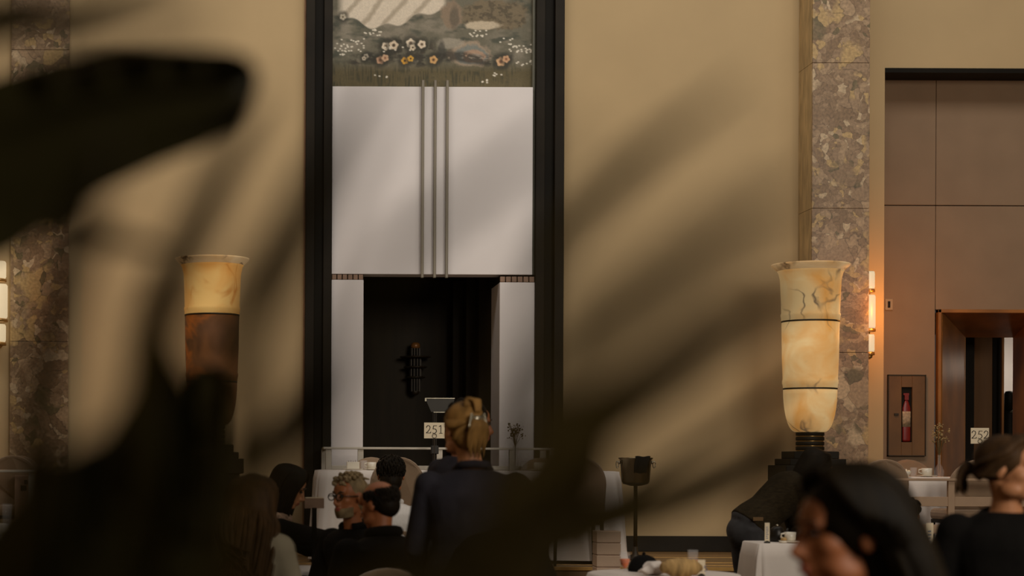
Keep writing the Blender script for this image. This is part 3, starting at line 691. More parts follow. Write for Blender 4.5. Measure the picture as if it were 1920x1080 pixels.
# ------------------------------------------------------------------ tables and cloths
def table(label, cx, cy, z0, zt, w, d, rnd=False):
    t = thing('table', label, 'table', (cx, cy, z0), 0, 'tables under white cloths')
    h = zt - z0 - 0.006
    if rnd: obj('table_top', B().lathe([(w / 2 - 0.02, h - 0.03), (w / 2 - 0.02, h)], n=40), MLEG, t)
    else: obj('table_top', B().box(-w / 2 + 0.07, w / 2 - 0.07, -d / 2 + 0.05, d / 2 - 0.05, h - 0.03, h), MLEG, t, bevel=0.004)
    for sx in (-1, 1):
        for sy in (-1, 1):
            k = 0.6 if rnd else 0.9
            obj('leg', B().tube([(sx * w / 2 * k, sy * d / 2 * k, 0), (sx * w / 2 * k, sy * d / 2 * k, h - 0.03)], 0.022, 8), MLEG, t)
def cloth(label, cx, cy, zt, w, d, drop, rnd=False, folds=9, amp=0.03, seed=1):
    n = 220; rs_ = random.Random(seed); rings = []
    def per(u, gx_, gy_):
        a = 2 * PI * u
        if rnd: return Vector((w / 2 * math.cos(a), d / 2 * math.sin(a), 0)), Vector((math.cos(a), math.sin(a), 0))
        c, s_ = math.cos(a), math.sin(a); e = 0.16
        x = w / 2 * math.copysign(abs(c) ** e, c); y = d / 2 * math.copysign(abs(s_) ** e, s_)
        nrm = Vector((math.copysign(abs(c) ** 3, c), math.copysign(abs(s_) ** 3, s_), 0)).normalized()
        return Vector((x, y, 0)), nrm
    us = [i / n for i in range(n)]
    if not rnd:   # even spread along the rectangle
        us = []
        for q4 in range(4):
            for i in range(n // 4):
                v = i / (n // 4); us.append((q4 + 0.5 * (1 - math.cos(PI * v)) if False else q4 + v) / 4)
    ph = [rs_.uniform(0, 6.28) for _ in range(4)]
    for t, kk in ((0.0, 0.02), (0, 0.5), (0, 0.97), (0.0, 1.0)):
        rings.append([per(u, 0, 0)[0] * kk + Vector((0, 0, 0 if kk < 1 else -0.004)) for u in us])
    m = 10
    for k in range(1, m + 1):
        t = k / m; ring = []
        for u in us:
            p, nr = per(u, 0, 0)
            wv = math.sin(2 * PI * u * folds + ph[0]) * 0.6 + math.sin(2 * PI * u * folds * 1.7 + ph[1]) * 0.4
            corner = 0 if rnd else (abs(math.sin(4 * PI * u)) ** 6)
            corner = 0 if rnd else max(0, 1 - abs((u * 4) % 1 - 0.5) * 7) * 1.2
            off = 0.012 + amp * t ** 0.8 * (1 + wv) + corner * 0.10 * t
            ring.append(p + nr * off + Vector((0, 0, -drop * t - 0.004)))
        rings.append(ring)
    b = B().loft(rings, cap=False); b.f.append(tuple(range(n)))
    o = obj('tablecloth', b, MCLOTH, None, smooth=True, loc=(cx, cy, zt)); tag(o, label, 'tablecloth', 'white tablecloths')
    return o
T1Y = 16.25; T1Z = zw(881, 15.85)
t1x0, t1x1 = (594 - VX) / S(15.85), (1166 - VX) / S(15.85)
table('long table under white cloth in front of the dark niche', (t1x0 + t1x1) / 2, T1Y, ZP, T1Z, t1x1 - t1x0, 0.8)
cloth('long white tablecloth in front of the dark niche', (t1x0 + t1x1) / 2, T1Y, T1Z, t1x1 - t1x0, 0.8, T1Z - ZP - 0.03, folds=14, amp=0.035)
T2Y = 17.0; T2Z = zw(889, 16.7)
table('small table under white cloth behind the taupe railing', at(1728, T2Y, 0).x, T2Y, ZP, T2Z, 0.66, 0.66, True)
cloth('white tablecloth behind the taupe railing near the copper doorway', at(1728, T2Y, 0).x, T2Y, T2Z, 0.68, 0.68, T2Z - ZP - 0.03, True, 13, 0.03, 3)
T3Y = 11.6; T3Z = zw(1015, 11.4)
table('narrow service table in front of the person in jeans', at(1468, T3Y, 0).x, T3Y, 0, T3Z, 0.40, 0.4)
cloth('bright white cloth on the service table in front of the person in jeans', at(1468, T3Y, 0).x, T3Y, T3Z, 0.42, 0.42, T3Z - 0.04, folds=8, amp=0.022, seed=5)
T4Y = 10.0; T4Z = zw(1078, 9.7)
table('round table with orange drinks at the bottom of the photograph', at(1245, T4Y, 0).x, T4Y, 0, T4Z, 0.8, 0.8, True)
cloth('white cloth on the round table that carries the orange drinks', at(1245, T4Y, 0).x, T4Y, T4Z, 0.82, 0.82, 0.4, True, 12, 0.03, 7)
T5Y = 15.0; T5Z = zw(930, T5Y)

# ------------------------------------------------------------------ tableware
def cup(label, px, Y, z, r=0.042, h=0.06, saucer=True, side=-1):
    t = thing('coffee_cup', label, 'cup', at(px, Y, z), 0, 'white coffee cups')
    z0 = 0.012 if saucer else 0.0
    obj('bowl', B().lathe([(r * 0.7, z0), (r * 0.92, z0 + 0.008), (r, z0 + h), (r * 0.93, z0 + h), (r * 0.85, z0 + 0.012), (r * 0.01, z0 + 0.01)], n=24), MPORC, t, smooth=True)
    obj('handle', B().tube([(side * r * 0.95, 0, z0 + h * 0.85), (side * r * 1.5, 0, z0 + h * 0.8), (side * r * 1.6, 0, z0 + h * 0.45), (side * r * 0.95, 0, z0 + h * 0.25)], 0.006, 8), MPORC, t, smooth=True)
    if saucer:
        obj('saucer', B().lathe([(r * 0.9, 0), (r * 1.9, 0.01), (r * 1.95, 0.014), (r * 0.8, 0.006)], n=28), MPORC, t, smooth=True)
    return t
cup('white coffee cup on saucer next to the sugar holder on the long table', 697, 16.0, T1Z + 0.001, 0.040, 0.058)
t = thing('sugar_holder', 'square white sugar holder on the left end of the long table', 'sugar holder', at(662, 16.0, T1Z + 0.001))
obj('tray', B().lathe([(0.06, 0), (0.09, 0.006), (0.09, 0.01), (0.05, 0.008)], n=28), MPORC, t, smooth=True)
obj('box', B().box(-0.055, 0.055, -0.04, 0.04, 0.01, 0.015).box(-0.055, 0.055, -0.04, -0.034, 0.01, 0.072).box(-0.055, 0.055, 0.034, 0.04, 0.01, 0.072).box(-0.055, -0.049, -0.034, 0.034, 0.01, 0.072).box(0.049, 0.055, -0.034, 0.034, 0.01, 0.072), MPORC, t, bevel=0.002)
for k in range(4):
    obj('sachet', B().box(-0.04 + 0.02 * k, -0.038 + 0.02 * k, -0.02, 0.02, 0.016, 0.082 + 0.004 * (k % 2)), MDENT1, t)
cup('white coffee cup near the flower vase on the long table', 1010, 16.0, T1Z + 0.001, 0.045, 0.062, True, 1)
cup('cream coffee cup on saucer on the right hand table', 1738, 16.78, T2Z + 0.001, 0.048, 0.068)
def tumbler(label, px, Y, z, r, h, drink=0.0, group='drinking glasses', stem=False):
    t = thing('drinking_glass', label, 'glass', at(px, Y, z), 0, group)
    if stem:
        obj('foot', B().lathe([(r * 0.9, 0), (r * 0.9, 0.004), (0.006, 0.012), (0.005, h * 0.28)], n=24), MGLASS, t, smooth=True)
        prof = [(0.006, h * 0.27), (r * 0.62, h * 0.4), (r * 0.92, h * 0.6), (r, h)]
    else:
        prof = [(r * 0.85, 0), (r * 0.88, 0.01), (r, h)]
    obj('bowl', B().lathe(prof + [(r * 0.94, h), (prof[-2][0] * 0.9, prof[-2][1]), (prof[0][0] * 0.6, prof[0][1] + 0.008)], n=28), MGLASS, t, smooth=True)
    if drink:
        pr = [(p * 0.9, z_ + 0.006) for p, z_ in prof if z_ < h * drink]
        (r0, z0), (r1, z1) = prof[-2], prof[-1]
        rd = r0 + (r1 - r0) * (h * drink - z0) / (z1 - z0)
        obj('drink', B().lathe(pr + [(rd * 0.9, h * drink)], n=24), MJUICE, t, smooth=True)
    return t
tumbler('empty tumbler beside the bowl on the right hand table', 1713, 16.88, T2Z + 0.001, 0.032, 0.085)
tumbler('empty tumbler behind the sugar holder on the long table', 682, 16.35, T1Z + 0.001, 0.034, 0.085)
tumbler('empty wine glass at the foot of the dried flowers on the long table', 983, 15.95, T1Z + 0.001, 0.03, 0.09)
tumbler('stemmed glass of orange drink left of the white napkin', 1172.5, 9.75, T4Z + 0.001, 0.030, 0.125, 0.72, stem=True)
tumbler('tall glass half full of orange drink beside the white card', 1300, 9.85, T4Z + 0.001, 0.029, 0.135, 0.6)
tumbler('small white glass at the right end of the long table', 1122, 16.2, T1Z + 0.001, 0.02, 0.05)
# bowl of wrapped sweets
t = thing('serving_bowl', 'round bowl on the right hand table left of the coffee cup', 'bowl', at(1695, 16.75, T2Z + 0.001))
obj('bowl', B().lathe([(0.03, 0), (0.045, 0.006), (0.068, 0.05), (0.064, 0.05), (0.04, 0.012)], n=28), MPORC, t, smooth=True)
for k in range(7):
    o = obj('sugar_packet', B().ball((0, 0, 0), (0.016, 0.012, 0.011), n=8, m=6), (MCARD, MPORC, MDENT1)[k % 3], None, smooth=True)
    o.location = at(1695, 16.75, T2Z + 0.052 + 0.007 * (k % 3)) + Vector((0.045 * math.cos(k * 0.9) * (0.4 if k == 6 else 1), 0.035 * math.sin(k * 0.9), 0)); o.rotation_euler = (k, k * 2, k)
    tag(o, 'small wrapped packet heaped in the round bowl', 'packet', 'wrapped packets in the bowl')
# vases with dried flowers
def vase(label, px, Y, z, h, spread, hs, dm, bulb=False, seed=1):
    t = thing('flower_vase', label, 'vase', at(px, Y, z), 0, 'vases of dried flowers'); rs_ = random.Random(seed)
    prof = [(0.03, 0), (0.042, 0.012), (0.045, 0.05), (0.03, 0.09), (0.014, 0.12), (0.013, h - 0.01), (0.017, h), (0.012, h), (0.01, 0.12)] if bulb else [(0.028, 0), (0.03, 0.01), (0.02, h * 0.4), (0.024, h), (0.02, h), (0.015, h * 0.4)]
    obj('glass', B().lathe(prof, n=24), MGLASS, t, smooth=True)
    st_, fl_ = B(), B()
    for k in range(16):
        a = rs_.uniform(0, 6.28); r = spread * rs_.uniform(0.15, 1); zt = h + hs * rs_.uniform(0.45, 1)
        tip = Vector((r * math.cos(a), r * math.sin(a), zt))
        st_.tube([(0, 0, 0.03), (0.004 * math.cos(a), 0.004 * math.sin(a), h), tip * 0.6 + Vector((0, 0, (h + zt) * 0.2)), tip], 0.0022, 5)
        for q_ in range(6):
            fl_.ball(tip + Vector((rs_.uniform(-.02, .02), rs_.uniform(-.02, .02), rs_.uniform(-.03, .02))), rs_.uniform(0.004, 0.009), n=6, m=4)
    s_ = obj('stalks', st_, MDRYD, t); f_ = obj('blossoms', fl_, dm, t)
    s_['kind'] = 'stuff'; f_['kind'] = 'stuff'
vase('vase of dark dried flowers on the long table in front of the right jamb', 966, 16.1, T1Z + 0.001, 0.22, 0.075, 0.19, MDRYD, seed=2)
vase('slim glass bottle vase of pale dried flowers on the right hand table', 1761, 16.8, T2Z + 0.001, 0.2, 0.085, 0.3, MDRY, True, seed=5)

# ------------------------------------------------------------------ number signs, cards
GLY = {'2': [[(.06, .72), (.1, .88), (.28, 1), (.46, .93), (.53, .74), (.45, .5), (.24, .22), (.04, .05)], [(.03, .04), (.58, .04)], [(.58, .04), (.63, .18)]],
       '5': [[(.2, .97), (.6, .97)], [(.2, .97), (.12, .56), (.33, .58), (.52, .46), (.57, .26), (.45, .07), (.25, 0), (.05, .05)]],
       '1': [[(.12, .86), (.34, 1), (.34, .02)], [(.14, .01), (.54, .01)]],
       '0': [[(.3, 1), (.1, .8), (.07, .5), (.1, .2), (.3, 0), (.5, .2), (.55, .5), (.5, .8), (.3, 1)]]}
def strokes(b, txt, x0, z0, h, wd, y):
    for i, ch in enumerate(txt):
        for ln in GLY[ch]:
            pts = [Vector((x0 + i * h * 0.78 + p[0] * h, 0, z0 + p[1] * h)) for p in ln]
            for p, q_ in zip(pts[:-1], pts[1:]):
                d = (q_ - p); ln_ = d.length; d.normalize(); nrm = Vector((-d.z, 0, d.x))
                w2 = wd * h * (1.0 if abs(d.z) > 0.5 else 0.7)
                a = [p - d * w2 * 0.5 + nrm * w2, q_ + d * w2 * 0.5 + nrm * w2, q_ + d * w2 * 0.5 - nrm * w2, p - d * w2 * 0.5 - nrm * w2]
                b._add([(v.x, y, v.z) for v in a] + [(v.x, y + 0.0006, v.z) for v in a], [(0, 1, 2, 3), (7, 6, 5, 4), (0, 4, 5, 1), (1, 5, 6, 2), (2, 6, 7, 3), (3, 7, 4, 0)])
def numsign(txt, label, pxs, pys, Y, zbase, tilt=0.0):
    x0, x1 = pxs; y0, y1 = pys; s = S(Y); cx = (x0 + x1) / 2
    t = thing('number_sign', label, 'sign', at(cx, Y, zbase)); z0, z1 = zw(y1, Y) - zbase, zw(y0, Y) - zbase; hw = (x1 - x0) / 2 / s
    c = obj('card', B().box(-hw, hw, -0.002, 0.002, z0, z1), MCARD, t)
    h = (z1 - z0) * 0.50; b = B(); strokes(b, txt, -h * 1.08, z0 + (z1 - z0) * 0.32, h, 0.045, -0.0035)
    obj('lettering', b, MINK, c)
    rr = 0.019; n = 20
    obj('ring', B().tube([(rr * math.cos(2 * PI * k / n), -0.006, z0 + 0.022 + rr * math.sin(2 * PI * k / n)) for k in range(n + 1)], 0.0022, 6), MSTEEL if False else MBRONZE, t)
    obj('stem', B().tube([(0, -0.004, 0.005), (0, -0.004, z0 + 0.004)], 0.004, 8), MBRONZE, t)
    obj('foot', B().lathe([(0.045, 0), (0.045, 0.006), (0.006, 0.012)], n=24), MBRONZE, t)
    if tilt:
        for o in t.children:
            if o.name.startswith('card'): o.rotation_euler = (0, tilt, 0)
    return t
numsign('251', 'cream table sign reading 251 on the long table', (795, 833.5), (791, 820.5), 15.98, T1Z + 0.001)
numsign('252', 'cream table sign reading 252 in front of the copper doorway', (1820, 1854), (796.5, 826), 16.5, ZP)
def menucard(label, px, pw, py0, py1, Y, z, marks):
    t = thing('menu_card', label, 'card', at(px, Y, z)); h = zw(py0, Y) - z; hw = pw / 2 / S(Y)
    c = obj('card', B().box(-hw, hw, -0.0015, 0.0015, 0.004, h), MCARD, t)
    b = B(); rs_ = random.Random(int(px))
    if marks == 'num': strokes(b, '15', -hw * 0.6, h * 0.3, h * 0.35, 0.06, -0.003)
    else:
        for k in range(7):
            zc = h * (0.22 + 0.09 * k); b.box(-hw * 0.5, hw * rs_.uniform(0.1, 0.6), -0.003, -0.002, zc, zc + h * 0.035)
    obj('print', b, MINKB, c)
    obj('holder', B().lathe([(0.02, 0), (0.02, 0.006), (0.006, 0.014)], n=16), MLEG, t)
menucard('narrow white menu card on the service table', 1439, 9, 976, 1012, 11.45, T3Z + 0.001, 'lines')
menucard('small white card beside the tall glass of orange drink', 1316, 14, 1046, 1075, 9.75, T4Z + 0.001, 'num')
# service table things
t = thing('coffee_pot', 'dark coffee pot on the service table beside the menu card', 'coffee pot', at(1458, 11.65, T3Z + 0.001))
obj('body', B().lathe([(0.045, 0), (0.05, 0.01), (0.048, 0.06), (0.038, 0.085), (0.034, 0.09), (0.02, 0.098)], n=28), MLEG, t, smooth=True)
obj('lid_knob', B().ball((0, 0, 0.103), 0.009, n=10, m=8), MSTEEL, t, smooth=True)
obj('handle', B().tube([(-0.045, 0, 0.08), (-0.075, 0, 0.075), (-0.078, 0, 0.04), (-0.048, 0, 0.025)], 0.006, 8), MLEG, t, smooth=True)
obj('spout', B().tube([(0.045, 0, 0.04), (0.06, 0, 0.06), (0.068, 0, 0.085)], [0.012, 0.009, 0.007], 8), MLEG, t, smooth=True)
cup('white cup with dark handle on the service table', 1482, 11.5, T3Z + 0.001, 0.036, 0.055, True, -1)
t = thing('milk_jug', 'small cream pastry dish next to the white cup on the service table', 'dish', at(1470, 11.47, T3Z + 0.001))
obj('dish', B().lathe([(0.02, 0), (0.026, 0.006), (0.028, 0.014), (0.02, 0.008)], n=20), MPORC, t, smooth=True)
obj('pastry', B().ball((0, 0, 0.022), (0.02, 0.02, 0.014), n=12, m=8), MBREAD, t, smooth=True)
# drinks table things
o = obj('crumpled_napkin', B().ball((0, 0, 0.03), (0.075, 0.06, 0.028), n=40, m=24).jitter(0.03, 22), MCLOTH, None, smooth=True, loc=at(1222, 9.8, T4Z + 0.004)); tag(o, 'crumpled white napkin between the two orange drinks', 'napkin')
t = thing('bread_loaf', 'tan creased loaf of bread at the bottom edge beside the white card', 'bread', at(1278, 9.66, T4Z + 0.022))
lb = B().ball((0, 0, 0.03), (0.115, 0.06, 0.05), n=40, m=20); lb.v = [v + Vector((0, 0, 0.004 * math.sin(v.x * 140 + v.z * 60))) for v in lb.v]
obj('crust', lb, MBREAD, t, smooth=True)
t = thing('black_serving_dome', 'black rounded serving dome behind the stemmed orange drink', 'dome', at(1208, 10.15, T4Z + 0.001))
obj('dome', B().lathe([(0.085, 0), (0.088, 0.01), (0.08, 0.045), (0.055, 0.078), (0.02, 0.092)], n=32), MBLK, t, smooth=True)
obj('knob', B().ball((0, 0, 0.098), 0.01, n=10, m=8), MBLK, t, smooth=True)

# ------------------------------------------------------------------ ice bucket, music stand, pier, left-edge things
Yb = 16.5; sb_ = S(Yb)
t = thing('ice_bucket', 'steel ice bucket with ring handles on its stand right of the long table', 'ice bucket', at(1192, Yb, ZP))
zb = lambda py: zw(py, Yb) - ZP
qb = lambda p: p / sb_
obj('bucket', B().lathe([(qb(23), zb(903)), (qb(26), zb(901)), (qb(29), zb(860)), (qb(32), zb(857)), (qb(32), zb(855)), (qb(29), zb(855)), (qb(25), zb(898))], n=40), MBUCK, t, smooth=True)
for sx in (-1, 1):
    obj('ring_handle', B().tube([(sx * qb(32) + 0.012 * sx + 0.012 * math.cos(a / 10 * PI), 0, zb(868) + 0.03 * math.sin(a / 10 * PI)) for a in range(21)], 0.005, 6), MSTEEL, t, smooth=True)
    obj('handle_lug', B().ball((sx * qb(31), 0, zb(864)), 0.016, n=10, m=8), MSTEEL, t, smooth=True)
obj('stand_cup', B().lathe([(qb(10), zb(908)), (qb(24), zb(904)), (qb(24), zb(902))], n=32), MBRONZE, t, smooth=True)
obj('stand_pole', B().lathe([(qb(3.6), 0.03), (qb(3.6), zb(906))], n=16), MBRONZE, t, smooth=True)
obj('stand_foot', B().lathe([(qb(24), 0), (qb(24), 0.012), (qb(6), 0.05), (qb(4), 0.12)], n=32), MBRONZE, t, smooth=True)
nb = B(); rng = []
for (zz_, yy, x0, x1) in ((zb(884), -qb(33), -10, 12), (zb(868), -qb(33.5), -10, 15), (zb(856), -qb(34), -7, 19), (zb(852.5), -qb(30), -7, 21), (zb(855), -qb(24), -6, 21), (zb(866), -qb(24), -5, 20)):
    rng.append([Vector((qb(x0 + (x1 - x0) * k / 8), yy - 0.006 * math.sin(k * 1.7), zz_ + qb(0.8) * math.sin(k * 1.1))) for k in range(9)])
nb.loft(rng, cap=False, closed=False)
o = obj('folded_napkin', nb, MNAPK, None, smooth=True, solid=0.012, loc=at(1192, Yb, ZP)); tag(o, 'black napkin folded over the rim of the steel ice bucket', 'napkin')

Ym = 17.0
t = thing('music_stand', 'black music stand with trapezoid desk above the 251 sign', 'music stand', at(822, Ym, ZP))
zm = lambda py: zw(py, Ym) - ZP
qm = lambda p: (p - 822) / S(Ym)
obj('desk', B().prism([(qm(808), zm(771)), (qm(846), zm(771)), (qm(852), zm(746)), (qm(797), zm(746))], -0.006, 0.006), mat('stand_desk', srgb(44, 40, 31), 0.5, 0.1, var=0.1), t)
obj('desk_lip', B().box(qm(812), qm(840), -0.04, -0.006, zm(772.5), zm(771)), MSTEEL, t)
obj('desk_top_edge', B().box(qm(797), qm(852), -0.012, 0.008, zm(746.2), zm(744.8)), MSTEEL, t)
obj('desk_corner', B().box(qm(796), qm(799), -0.014, 0.0, zm(751), zm(745)), MSTEEL, t)
obj('pole', B().tube([(qm(815), 0, 0.05), (qm(815), 0.0, zm(771))], 0.018, 10), MLEG, t)
obj('clamp', B().box(qm(808), qm(822), -0.03, 0.03, zm(850), zm(834)), MLEG, t, bevel=0.006)
for k in range(3):
    a = 2.1 * k + 0.5
    obj('leg', B().tube([(qm(815), 0, 0.2), (qm(815) + 0.28 * math.cos(a), 0.28 * math.sin(a), 0.012)], 0.011, 8), MLEG, t)

Yp = 14.3
t = thing('stone_pier', 'pale stacked stone pier beside the dark chair legs at the steps', 'pier', at(1138, Yp, 0))
hp = zw(992, Yp); nblk = 9; hw = 22.5 / S(Yp)
for k in range(nblk):
    obj('stone_block', B().box(-hw, hw, -hw, hw, hp * k / nblk + 0.003, hp * (k + 1) / nblk - 0.003), MPIER, t, bevel=0.004)
obj('mortar_core', B().box(-hw * 0.94, hw * 0.94, -hw * 0.94, hw * 0.94, 0, hp - 0.01), MDENT1, t)

t = thing('white_box', 'white printed box hanging behind the left railing', 'box', at(45, 16.0, ZP))
zq = lambda py: zw(py, 16.0) - ZP
obj('box', B().box(-0.075, 0.12, -0.05, 0.05, 0, zq(893)), MDENT1, t, bevel=0.004)
obj('print', B().box(-0.02, 0.03, -0.052, -0.049, zq(922), zq(912)).box(0.01, 0.04, -0.052, -0.049, zq(910), zq(902)), MINK, t)
T6Y = 11.5
T6Z = zw(1003, T6Y)
table('small round table at the left edge with glass and cups', at(-20, T6Y, 0).x, T6Y, 0, T6Z, 0.6, 0.6, True)
cloth('dim white cloth on the small round table at the left edge', at(-20, T6Y, 0).x, T6Y, T6Z, 0.62, 0.62, 0.4, True, 11, 0.025, 9)
tumbler('tall empty glass on the small round table at the left edge', 13, 11.5, T6Z + 0.001, 0.033, 0.19)
cup('white cup on the small round table at the left edge', 4, 11.35, T6Z + 0.001, 0.04, 0.06)

# ------------------------------------------------------------------ people
def Rz(a): return Matrix.Rotation(a, 3, 'Z')
def headmat(c, yaw, pitch, roll):
    return Matrix.Translation(c) @ (Matrix.Rotation(yaw, 4, 'Z') @ Matrix.Rotation(-pitch, 4, 'X') @ Matrix.Rotation(roll, 4, 'Y'))
def add_head(b, M, fem=True):
    h = B()
    h.ball((0, -0.016, 0.032), (0.074, 0.094, 0.084), n=24, m=16)
    h.ball((0, 0.03, -0.03), (0.057, 0.058, 0.078), n=20, m=14)
    h.ball((0, 0.058, 0.045), (0.052, 0.03, 0.04), n=16, m=10)
    h.ball((0, 0.068, -0.09), (0.022, 0.020, 0.018))
    for s_ in (-1, 1):
        h.ball((s_ * 0.034, 0.046, -0.016), (0.027, 0.032, 0.030))
        h.ball((s_ * 0.028, 0.076, 0.028), (0.024, 0.014, 0.010))
        h.ball((s_ * 0.044, 0.02, -0.07), (0.022, 0.04, 0.028))
        h.ball((s_ * 0.077, -0.012, -0.002), (0.010, 0.020, 0.032))
        h.ball((s_ * 0.011, 0.094, -0.036), (0.010, 0.010, 0.008))
    h.tube([(0, 0.082, 0.024), (0, 0.098, -0.008), (0, 0.112, -0.030), (0, 0.100, -0.040)], [0.008, 0.010, 0.0125, 0.009], 10)
    h.ball((0, 0.086, -0.058), (0.024, 0.013, 0.009)); h.ball((0, 0.083, -0.070), (0.020, 0.013, 0.008))
    h.xf(M); b.v_off = len(b.v); b._add(h.v, h.f)
def add_hand(b, wrist, d, side, s=1.0):
    d = Vector(d).normalized(); up = Vector((0, 0, 1)); lat = d.cross(up)
    if lat.length < 0.1: lat = Vector((0, 1, 0)).cross(d)
    lat.normalize(); nr = lat.cross(d).normalized(); w = Vector(wrist)
    R = Matrix((lat, d, nr)).transposed()
    b.ball(w + d * 0.05 * s, (0.04 * s, 0.052 * s, 0.016 * s), R)
    for k, ln in enumerate((0.066, 0.076, 0.07, 0.055)):
        o = lat * (-0.03 + 0.02 * k) * side * s
        p0 = w + d * 0.085 * s + o
        b.tube([p0, p0 + (d * ln * 0.5 - nr * 0.008) * s, p0 + (d * ln * 0.85 - nr * 0.026) * s, p0 + (d * ln * 0.95 - nr * 0.04) * s], [0.0095 * s, 0.009 * s, 0.008 * s, 0.006 * s], 8)
    p0 = w + d * 0.025 * s - lat * 0.03 * side * s
    b.tube([p0, p0 + (d * 0.03 - lat * 0.025 * side) * s, p0 + (d * 0.06 - lat * 0.03 * side - nr * 0.012) * s], [0.012 * s, 0.0105 * s, 0.007 * s], 8)

TOR = [(-0.06, .145, .115), (0.0, .172, .130), (0.14, .168, .125), (0.34, .140, .108), (0.54, .152, .116), (0.74, .176, .122), (0.86, .178, .108), (0.94, .125, .085), (1.0, .062, .060), (1.06, .050, .052)]
PEOPLE = {}
def person(label, head_at, body_a, mode='sit', lean=0.1, head_a=None, pitch=0.0, roll=0.0, top=None, bottom=None, skin=None, wide=1.0, arms=None, s=1.0, spine=0.5, neckline=1.0, z0=0.0, side_lean=0.0, nl=0.175, hx=0.0):
    """head_at = (px, py, Y); angles in degrees: 0 looks right, 90 away from the camera, 180 left, 270 at the camera"""
    skin = skin or MSKIN; top = top or MBLK; bottom = bottom or MBLK
    Hw = P(*head_at); rz = math.radians(body_a - 90)
    hz = (Hw.z - z0) / s
    pz = hz - nl - spine * math.cos(lean) if mode == 'sit' else min(0.95, hz - nl - spine * math.cos(lean))
    if mode != 'sit': spine_l = (hz - nl - pz) / max(0.3, math.cos(lean))
    else: spine_l = spine
    Pv = Vector((0, 0, pz)); dirv = Vector((math.sin(side_lean), math.sin(lean) * math.cos(side_lean), math.cos(lean) * math.cos(side_lean))).normalized()
    if mode != 'sit': dirv = dirv * ((hz - nl - pz) / dirv.z / spine_l)
    Nv = Pv + dirv * spine_l
    Hv = Vector((Nv.x + hx, Nv.y + 0.035 + 0.1 * math.sin(lean), hz))
    R = Rz(rz)
    base = Vector((Hw.x, Hw.y, 0)) - s * (R @ Vector((Hv.x, Hv.y, 0)))
    t = thing('person', label, 'person', (base.x, base.y, z0), rz); t.scale = (s, s, s)
    lat = Vector((1, 0, 0)); dep = lat.cross(dirv.normalized()).normalized() * -1
    def torso(b, grow, t0=-1, t1=2, rr=None):
        b.ell_loft([(Pv + dirv * spine_l * k, lat * (w * wide + grow), dep * (d + grow)) for k, w, d in TOR if t0 <= k <= t1], 24)
    sh = [Nv - dirv.normalized() * 0.075 + lat * sx * 0.165 * wide for sx in (-1, 1)]
    if arms is None:
        arms = [[(sx * 0.07, 0.06, -0.27), (-sx * 0.06, 0.22, 0.04)] if mode == 'sit' else [(sx * 0.07, -0.03, -0.29), (sx * 0.0, 0.07, -0.25)] for sx in (-1, 1)]
    chains = []
    for k in range(2):
        e = sh[k] + Vector(arms[k][0]); w_ = e + Vector(arms[k][1]); chains.append((sh[k], e, w_))
    hips = [Pv + lat * sx * 0.09 * wide for sx in (-1, 1)]
    legs = []
    for k, sx in enumerate((-1, 1)):
        if mode == 'sit': legs.append((hips[k] + Vector((0, 0.02, -0.02)), hips[k] + Vector((sx * 0.05, 0.43, 0.0)), Vector((hips[k].x + sx * 0.05, hips[k].y + 0.40, 0.09))))
        else: legs.append((hips[k], Vector((hips[k].x + sx * 0.01, hips[k].y + 0.03, pz * 0.53)), Vector((hips[k].x + sx * 0.015, hips[k].y - 0.02 , 0.08))))
    body = B(); torso(body, -0.012)
    HM = headmat(Hv, math.radians((head_a if head_a is not None else body_a) - body_a), pitch, roll)
    add_head(body, HM)
    body.tube([Nv - dirv.normalized() * 0.05, Nv + (Hv - Nv) * 0.35, HM @ Vector((0, -0.022, -0.03))], [0.062, 0.052, 0.052], 14)
    for k, sx in enumerate((-1, 1)):
        a, e, w_ = chains[k]
        body.tube([a, a * 0.5 + e * 0.5, e, e * 0.55 + w_ * 0.45, w_], [0.05, 0.043, 0.037, 0.035, 0.026], 12)
        add_hand(body, w_, w_ - e, sx)
        h_, n_, an = legs[k]
        body.tube([h_, h_ * 0.5 + n_ * 0.5, n_, n_ * 0.6 + an * 0.4, an], [0.082, 0.072, 0.054, 0.05, 0.036], 12)
        body.ball(an + Vector((0, 0.07, -0.045)), (0.042, 0.125, 0.04))
    obj('body', body, skin, t, remesh=0.006, smooth_it=7)
    g = B(); torso(g, 0.020, -0.02, 1.01 * neckline)
    for a, e, w_ in chains:
        g.ball(a, 0.072)
        g.tube([a, a * 0.5 + e * 0.5, e, e * 0.5 + w_ * 0.5, e * 0.06 + w_ * 0.94], [0.070, 0.062, 0.055, 0.050, 0.043], 14)
    g.jitter(0.007, 11)
    obj('top', g, top, t, remesh=0.010, smooth_it=3)
    g = B(); torso(g, 0.014, -1, 0.16); g.ball(Pv + Vector((0, -0.02, -0.03)), (0.17 * wide, 0.125, 0.12))
    for h_, n_, an in legs: g.tube([h_, h_ * 0.5 + n_ * 0.5, n_, n_ * 0.5 + an * 0.5, an + Vector((0, 0, 0.01))], [0.098, 0.086, 0.068, 0.062, 0.052], 14)
    g.jitter(0.006, 12)
    obj('trousers', g, bottom, t, remesh=0.012, smooth_it=3)
    for k, (h_, n_, an) in enumerate(legs):
        obj('shoe', B().ball(an + Vector((0, 0.07, -0.045)), (0.05, 0.135, 0.045), n=14, m=10), MLEG, t, smooth=True)
    return t, HM, Nv, Pv, dirv.normalized()
def collar(t, Nv, m, r=0.02, w=0.066, h=0.015):
    obj('collar', B().tube([Nv + Vector((w * math.sin(a), -0.005 - w * 0.95 * math.cos(a), h + 0.012 * math.cos(a))) for a in [-2.6 + 5.2 * k / 20 for k in range(21)]], r, 10), m, t, smooth=True)
